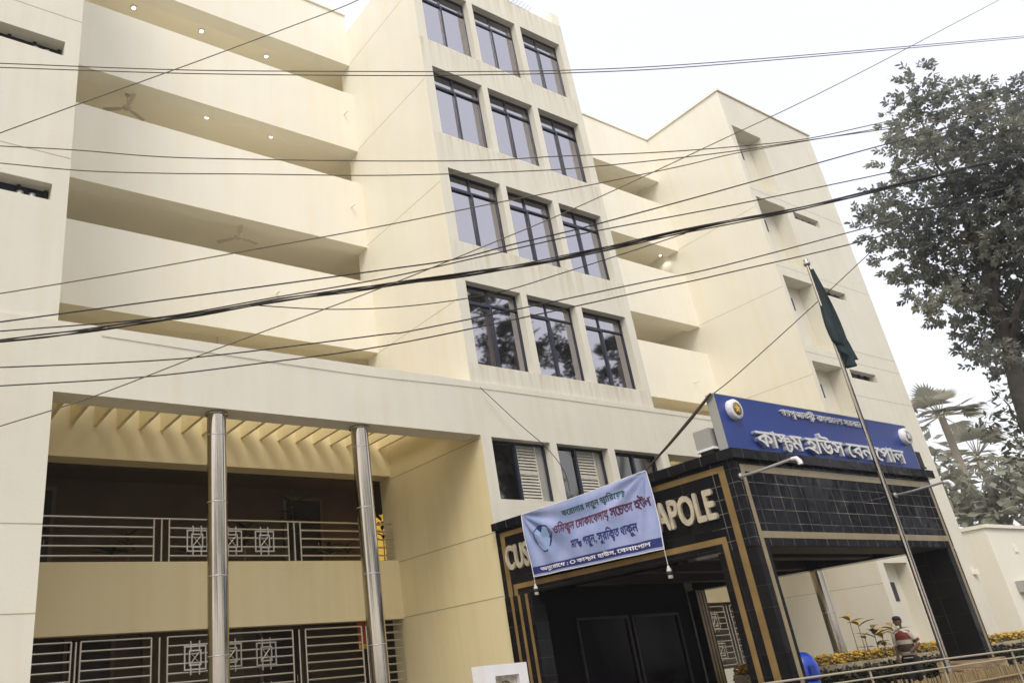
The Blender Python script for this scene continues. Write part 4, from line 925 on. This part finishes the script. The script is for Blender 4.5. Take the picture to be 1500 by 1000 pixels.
cable('slack wire leaving the bundle and crossing above the fourth window row', [(373, 447), (485, 453), (600, 448), (726, 429), (830, 398), (906, 374), (1004, 342)], Y0, Y1, .0065, 1, WIRE, False)
cable('upper wire of the lower pair crossing the fourth window row', [(0, 538), (209, 529), (336, 518), (560, 490), (600, 485), (776, 449), (940, 414), (1060, 389), (1300, 325), (1340, 312), (1500, 268)], Y0, Y1, .008)
cable('lower wire of the lower pair crossing the fourth window row', [(0, 565), (209, 552), (373, 533), (560, 507), (776, 463), (940, 427), (1060, 401), (1300, 343), (1500, 275)], Y0 + .05, Y1, .008)
# short service wires on the building
b = MB(); b.tube(smooth([at(703, 567, 1, 12.6), at(760, 620, 1, 12.4), at(800, 655, 1, 12.3), at(826, 689, 1, 12.2), at(835, 720, 1, 12.2)]), .008, 6)
tag(rootify(b.build('service_wire', WIRE, None)), 'slack dark wire hanging from the pale band down past the lower windows', 'cable')
b = MB(); b.tube(smooth([at(x, y, 1, F0 - .012) for x, y in ((149, 492), (350, 523), (545, 551), (690, 567), (860, 590), (1046, 616))]), .004, 6)
tag(rootify(b.build('service_wire', CAB, None)), 'thin cable clipped along the pale band under the tower windows', 'cable')
b = MB(); b.tube(smooth([Vector((sx0, sy, sz1)), at(1080, 548, 1, 7.2), at(1180, 458, 1, 6.6), at(1266, 378, 1, 6.2), at(1330, 318, 1, 5.8)]), .008, 6)
tag(rootify(b.build('service_wire', WIRE, None)), 'thin wire running from the corner of the blue board up into the tree', 'cable')

# ================================================================== TREES AND FAR THINGS
def leafy(m, k=.45):                                  # light also passes through the leaves
    n = m.node_tree.nodes; l = m.node_tree.links; p = n['Principled BSDF']; t = n.new('ShaderNodeBsdfTranslucent'); mx = n.new('ShaderNodeMixShader')
    src = p.inputs['Base Color'].links[0].from_socket; l.new(src, t.inputs[0]); mx.inputs[0].default_value = k
    l.new(p.outputs[0], mx.inputs[1]); l.new(t.outputs[0], mx.inputs[2]); l.new(mx.outputs[0], n['Material Output'].inputs[0]); return m
def leaf_cloud(clumps, per, L, w, flat=.3, seed=1):
    rnd = random.Random(seed); mb = MB()
    for c, r in clumps:
        n = int(per * (r ** 2))
        for i in range(n):
            d = Vector((rnd.gauss(0, 1), rnd.gauss(0, 1), rnd.gauss(0, 1))).normalized() * r * rnd.random() ** .45
            d.z *= .85; p = c + d
            a = Vector((rnd.gauss(0, 1), rnd.gauss(0, 1), rnd.gauss(0, .6) - .25)).normalized(); up = Vector((rnd.gauss(0, .6), rnd.gauss(0, .6), 1)).normalized()
            s_ = a.cross(up)
            if s_.length < .05: continue
            s_.normalize(); l_ = L * rnd.uniform(.65, 1.25); ww = w * rnd.uniform(.7, 1.2)
            mb.face([p, p + a * l_ * .45 + s_ * ww, p + a * l_, p + a * l_ * .45 - s_ * ww])
    return mb
def twig_cloud(clumps, per, L, w, seed=1):
    rnd = random.Random(seed); mb = MB()
    for c, r in clumps:
        for i in range(int(per * r * r) + 3):
            d = Vector((rnd.gauss(0, 1), rnd.gauss(0, 1), rnd.gauss(0, 1))).normalized() * r * rnd.random() ** .4; d.z *= .85
            p = c + d; ax = (d.normalized() * .8 + Vector((rnd.gauss(0, .5), rnd.gauss(0, .5), rnd.gauss(.15, .4)))).normalized()
            sd = ax.cross(Vector((rnd.gauss(0, 1), rnd.gauss(0, 1), rnd.gauss(0, 1)))).normalized(); TL_ = L * rnd.uniform(1.4, 2.4); n = rnd.randint(9, 13)
            mb.add([p, p + sd * .004, p + ax * TL_], [(0, 1, 2)])
            for k in range(n):
                t = .25 + .75 * k / (n - 1); M = Matrix.Rotation(2.4 * k, 3, ax); s_ = M @ sd
                a = (ax * (.35 + .5 * t) + s_ * (1.05 - .45 * t) + Vector((0, 0, -.28))).normalized(); q = p + ax * TL_ * t
                up = a.cross(s_.cross(a) + Vector((rnd.gauss(0, .4), rnd.gauss(0, .4), .5)))
                if up.length < .05: continue
                up.normalize(); l_ = L * rnd.uniform(.7, 1.15); ww = w * rnd.uniform(.8, 1.2)
                mb.face([q, q + a * l_ * .4 + up * ww, q + a * l_ * .75 + up * ww * .7, q + a * l_, q + a * l_ * .75 - up * ww * .7, q + a * l_ * .4 - up * ww])
    return mb
def limb(b, a, c, r0, r1, seed, n=7):
    rnd = random.Random(seed); a, c = Vector(a), Vector(c); pts = []
    for i in range(n + 1):
        t = i / n; j = Vector((rnd.uniform(-1, 1), rnd.uniform(-1, 1), rnd.uniform(-1, 1))) * (c - a).length * .035 * (1 if 0 < i < n else 0); pts.append(a.lerp(c, t) + j)
    b.tube(smooth(pts, 3), [r0 + (r1 - r0) * k / (3 * n) for k in range(3 * n + 1)], 9)
BARK = mat('bark', (.12, .11, .10), .9, var=.3, vscale=5, bump=.5, bscale=20)
def pxp(u, v, d): r = ray(u, v).normalized(); return CP + r * d
D0 = 21.0
CL = [(1352, 128, 26), (1335, 168, 30), (1372, 190, 38), (1410, 148, 26), (1442, 190, 38), (1482, 160, 34), (1330, 225, 33), (1380, 240, 42), (1430, 250, 46), (1485, 240, 48), (1298, 300, 30), (1282, 336, 24), (1340, 310, 42), (1395, 320, 50), (1455, 320, 52), (1500, 320, 50), (1322, 372, 28), (1370, 390, 42), (1425, 400, 46), (1480, 400, 50), (1345, 428, 22), (1390, 445, 32), (1435, 460, 38), (1485, 470, 42), (1430, 512, 20), (1455, 530, 22), (1495, 520, 36), (1540, 250, 60), (1550, 350, 60), (1545, 450, 50), (1560, 180, 50), (1535, 140, 36)]
rnd = random.Random(3); cl3 = []
for u, v, r in CL:
    d = D0 + rnd.uniform(-1.3, 1.5); cl3.append((pxp(u, v, d), r * d / CF))
base = Vector((pxp(1500, 600, D0).x + .9, pxp(1500, 600, D0).y + .5, G))
TR_ = thing('leafy_tree', 'large dark broadleaved tree leaning in from the right edge', 'tree', base)
twig_cloud(cl3, 175, .118, .028, seed=5).build('crown', leafy(mat('tree_leaf', (.185, .215, .235), .6, var=.3, vscale=1.1, two=(.26, .265, .21))), TR_)  # leaf colour lightened and greyed to stand for haze
b = MB(); k0, k1, k2 = pxp(1500, 600, D0), pxp(1455, 445, D0), pxp(1440, 380, D0)
b.tube(smooth([base, base.lerp(k0, .5) + Vector((.1, 0, 0)), k0, pxp(1478, 500, D0), k1]), .15, 12)
b2_ = [(k1, pxp(1400, 250, D0 + .5), .11, .03), (k1, pxp(1470, 260, D0 + .8), .11, .03), (k2, pxp(1350, 180, D0), .05, .015), (k1, pxp(1350, 380, D0 - .3), .07, .015), (pxp(1400, 300, D0 + .3), pxp(1310, 310, D0), .045, .012), (k0, pxp(1545, 400, D0 + 1), .1, .03), (pxp(1478, 500, D0), pxp(1520, 350, D0 - .8), .08, .025)]
for i, (a, c, r0, r1) in enumerate(b2_): limb(b, a, c, r0, r1, i)
b.build('trunk', BARK, TR_)
# lighter young tree under it
D1 = 26.0; cl3 = [(pxp(u, v, D1 + rnd.uniform(-1, 1)), r * D1 / CF) for u, v, r in ((1465, 590, 26), (1490, 575, 24), (1455, 620, 22), (1490, 625, 28), (1505, 660, 30), (1470, 650, 16), (1520, 600, 36), (1530, 680, 40))]
base = Vector((pxp(1540, 700, D1).x + .5, pxp(1540, 700, D1).y + .3, G))
Ty = thing('young_tree', 'thin pale leaved young tree below the big tree at the right edge', 'tree', base)
leaf_cloud(cl3, 170, .22, .05, seed=8).build('crown', leafy(mat('pale_leaf', (.12, .13, .095), .6, var=.4, vscale=2)), Ty)
b = MB(); limb(b, base, pxp(1512, 650, D1), .09, .05, 3); limb(b, pxp(1512, 650, D1), pxp(1470, 585, D1), .045, .015, 4); limb(b, pxp(1512, 650, D1), pxp(1500, 570, D1), .04, .015, 5); b.build('trunk', BARK, Ty)

# building beyond the right wing
q = at(1440, 768, 1, 13.4)
SB = thing('side_building', 'low plain cream building with a flat roof beyond the right wing', 'building', (q.x + 6, 18, G))
b = MB(); X0, ZT = q.x, q.z - .12
b.box(X0, X0 + 18, 13.4, 26, G, ZT); b.build('wall', CREAM, SB)
b = MB(); b.box(X0 - .08, X0 + 18.1, 13.3, 26.1, ZT + .002, ZT + .13); b.build('roof', CREAM, SB)
b = MB(); p_ = at(1490, 857, 1, 13.4); b.box(p_.x - .1, p_.x + 1.1, 13.1, 13.39, p_.z - .25, p_.z + .15)
for k in range(5): b.box(p_.x - .05, p_.x + 1.05, 13.06, 13.1, p_.z - .2 + .07 * k, p_.z - .17 + .07 * k)
b.build('louvre_box', GREYM, SB)
b = MB(); p_ = at(1487, 803, 1, 13.4); b.box(p_.x - .15, p_.x + .15, 13.36, 13.395, p_.z - .14, p_.z + .14); b.build('vent', CREAM2, SB)
b = MB(); p_ = at(1423, 842, 1, 12.74); b.box(XR1 - .35, XR1 - .12, FT - .12, FT - .005, 3.15, 3.32); b.build('junction_box', CREAM2, OFFICE)

# far palms and trees
PALE = mat('hazed_palm', (.33, .315, .24), .8, var=.2, vscale=.6); PALE2 = mat('hazed_leaf', (.28, .285, .23), .8, var=.3, vscale=.35); leafy(PALE, .35); leafy(PALE2, .35); PTR = mat('palm_trunk', (.24, .21, .17), .9)  # mist of the distance is put into these paler leaf colours
def palm(u, v, d, R0, n, lab, seed, name='palm_tree', m_=PALE, group='palms'):
    rnd = random.Random(seed); c = pxp(u, v, d) if u is not None else v
    T = thing(name, lab, 'palm', (c.x, c.y, G), group)
    b = MB(); b.tube(smooth([Vector((c.x + .3, c.y, G)), Vector((c.x + .1, c.y, (c.z + G) / 2)), c]), [.28 - .1 * i / 12 for i in range(13)], 10); b.build('trunk', PTR, T)
    b = MB()
    for k in range(n):
        a = 2.4 * k + rnd.random() * .5; el = rnd.uniform(-.5, 1.25); d_ = Vector((math.cos(a) * math.cos(el), math.sin(a) * math.cos(el), math.sin(el)))
        s_ = d_.cross(Vector((0, 0, 1))).normalized(); nv = s_.cross(d_); tip = c + d_ * R0 * .5
        b.tube([c, tip], [.04, .02], 5, False)
        m = 17
        for i in range(m):                            # the leaflets of a fan leaf
            t = (i / (m - 1) - .5) * 2.9; dd = (d_ * math.cos(t) + s_ * math.sin(t)).normalized(); L = R0 * .55 * (1 - .18 * abs(t)) * rnd.uniform(.88, 1.05); w = nv * .0 + dd.cross(nv) * R0 * .03
            e = tip + dd * L - Vector((0, 0, .12 * L)); mid = tip + dd * L * .55
            b.face([tip, mid + w, e, mid - w])
    b.build('crown', m_, T); return T
palm(1378, 608, 56, 2.3, 26, 'pale fan palm rising above the blue board at the right end of the wing', 1)
palm(1432, 668, 62, 2.5, 24, 'pale fan palm standing lower and right of the other one', 2)
def far_tree(pts, d, lab, seed, per=60, L=.6):
    rnd = random.Random(seed); cl = [(pxp(u, v, d + rnd.uniform(-2, 2)), r * d / CF) for u, v, r in pts]; c = cl[0][0]
    T = thing('hazy_tree', lab, 'tree', (c.x, c.y, G), 'pale trees beyond the low building')
    leaf_cloud(cl, per, L, .16, seed=seed).build('crown', PALE2, T)
    b = MB(); limb(b, (c.x, c.y, G), c, .25, .1, seed); 
    for q_, r in cl[1:4]: limb(b, c - Vector((0, 0, 1.5)), q_, .12, .04, seed + 1)
    b.build('trunk', PTR, T)
far_tree([(1375, 700, 30), (1360, 660, 18), (1395, 735, 34), (1350, 720, 24), (1400, 700, 26), (1420, 760, 36)], 46, 'pale bushy tree just right of the end of the wing', 11)
far_tree([(1455, 730, 36), (1430, 720, 26), (1490, 745, 36), (1470, 700, 26), (1510, 720, 40), (1440, 765, 34)], 48, 'pale bushy tree above the roof of the low building', 12)
far_tree([(1520, 690, 34), (1495, 700, 26), (1550, 720, 50), (1540, 660, 36)], 52, 'pale tree at the right edge under the young tree', 13)
# unseen trees across the road: some mirrored, others added to shade the lower front
LEAF2 = mat('road_leaf', (.045, .055, .03), .6, var=.35, vscale=.5)
def road_tree(x, y, h, r, lab, seed):
    rnd = random.Random(seed); T = thing('roadside_tree', lab, 'tree', (x, y, G), 'trees across the road')
    cl = [(Vector((x + rnd.uniform(-r, r) * .8, y + rnd.uniform(-r, r) * .6, h - r * 1.1 + rnd.uniform(-1, 1) * r * .75)), r * rnd.uniform(.3, .5)) for k in range(16)]
    leaf_cloud(cl, 40, .42, .13, seed=seed).build('crown', LEAF2, T)
    b = MB(); limb(b, (x, y, G), (x, y, h - r * 1.2), .3, .16, seed)
    for q_, _ in cl[:6]: limb(b, (x, y, h - r * 1.7), q_, .12, .03, seed + 2)
    b.build('trunk', BARK, T)
def mirror_px(u, v, y):                              # where a thing at that y stands that the pane shows at this pixel
    q = at(u, v, 1, 2 * 13.0 - y); return Vector((q.x, y, q.z))
for i, a in enumerate([(-8, -6.5, 15.5, 5.2, 'roadside tree mirrored at the left of the facade'), (2.5, -7.5, 16, 5.2, 'roadside tree behind the photographer'), (13, -7, 14.5, 4.8, 'roadside tree across from the window tower'), (27, -10, 12.5, 4.5, 'roadside tree mirrored in the left of the porch front'), (37, -10, 12, 4.5, 'roadside tree mirrored in the middle of the porch front'), (47, -10, 13, 5, 'roadside tree mirrored in the right of the porch front'), (58, -11, 12, 5, 'farthest roadside tree along the road')]): road_tree(*a, 30 + i)
RT = next(o for o in bpy.data.objects if o.name.startswith('roadside_tree') and 'behind the photographer' in o['label'])
for i, (x, y, sc, lab) in enumerate(((-27, -8, 1.05, 'unseen shade tree added far along the road to the left'), (-17, -7, .95, 'second unseen shade tree added to the left of the photographer'), (19, -9, .85, 'low unseen shade tree added across from the porch'))):  # unseen copies added to darken the lower left front
    c = RT.copy(); COL.objects.link(c); c.location = (x, y, G); c.scale = (sc, sc, sc); c.rotation_euler = (0, 0, 1.3 * i + .5); c['label'] = lab
    for k in kids(RT): d = k.copy(); COL.objects.link(d); d.parent = c
for j, (pts, lab) in enumerate((([(705, 500, 24), (735, 510, 26), (755, 530, 24), (715, 535, 24), (700, 470, 16), (745, 480, 16)], 'tall roadside tree mirrored in the first window of the fourth row'), ([(800, 500, 24), (830, 480, 14), (820, 520, 26), (835, 545, 24), (795, 530, 22), (838, 500, 18), (812, 480, 14)], 'tall roadside tree mirrored in the second window of the fourth row'), ([(880, 545, 18), (905, 550, 20), (925, 555, 20), (893, 520, 12)], 'tall roadside tree mirrored in the last window of the fourth row'))):
    cl = [(mirror_px(u, v, -5 - .4 * k), r * 34 / CF) for k, (u, v, r) in enumerate(pts)]; c = cl[0][0]
    T = thing('roadside_tree', lab, 'tree', (c.x, c.y, G), 'trees across the road')
    cl += [(Vector((c.x + rnd.uniform(-1, 1), c.y + rnd.uniform(-1, 1), c.z - .9 * k)), .9) for k in range(1, 6)]
    leaf_cloud(cl, 300, .34, .09, seed=60 + j).build('crown', LEAF2, T)
    b = MB(); limb(b, (c.x, c.y, G), c, .25, .1, 60 + j); b.build('trunk', BARK, T)
for j, (u, v, lab) in enumerate(((708, 462, 'tall palm across the road mirrored at the left of the fourth window row'), (750, 510, 'lower palm across the road mirrored in the first window of the fourth row'), (905, 530, 'tall palm across the road mirrored in the last window of the fourth row'))):
    palm(None, mirror_px(u, v, -4.2), 0, 2.0, 20, lab, 5 + j, 'palm_tree', LEAF2)

# ------------------------------------------------------------------ winter haze
hm = bpy.data.materials.new('winter_haze'); hm.use_nodes = True; n_ = hm.node_tree.nodes; n_.remove(n_['Principled BSDF'])
pv = n_.new('ShaderNodeVolumePrincipled'); pv.inputs['Color'].default_value = (.93, .94, .97, 1); pv.inputs['Density'].default_value = 0.0011; pv.inputs['Anisotropy'].default_value = .2
hm.node_tree.links.new(pv.outputs[0], n_['Material Output'].inputs['Volume'])
b = MB(); b.box(-125, 205, -125, 205, -0.8, 26)
tag(b.build('haze', hm, None), kind='stuff')
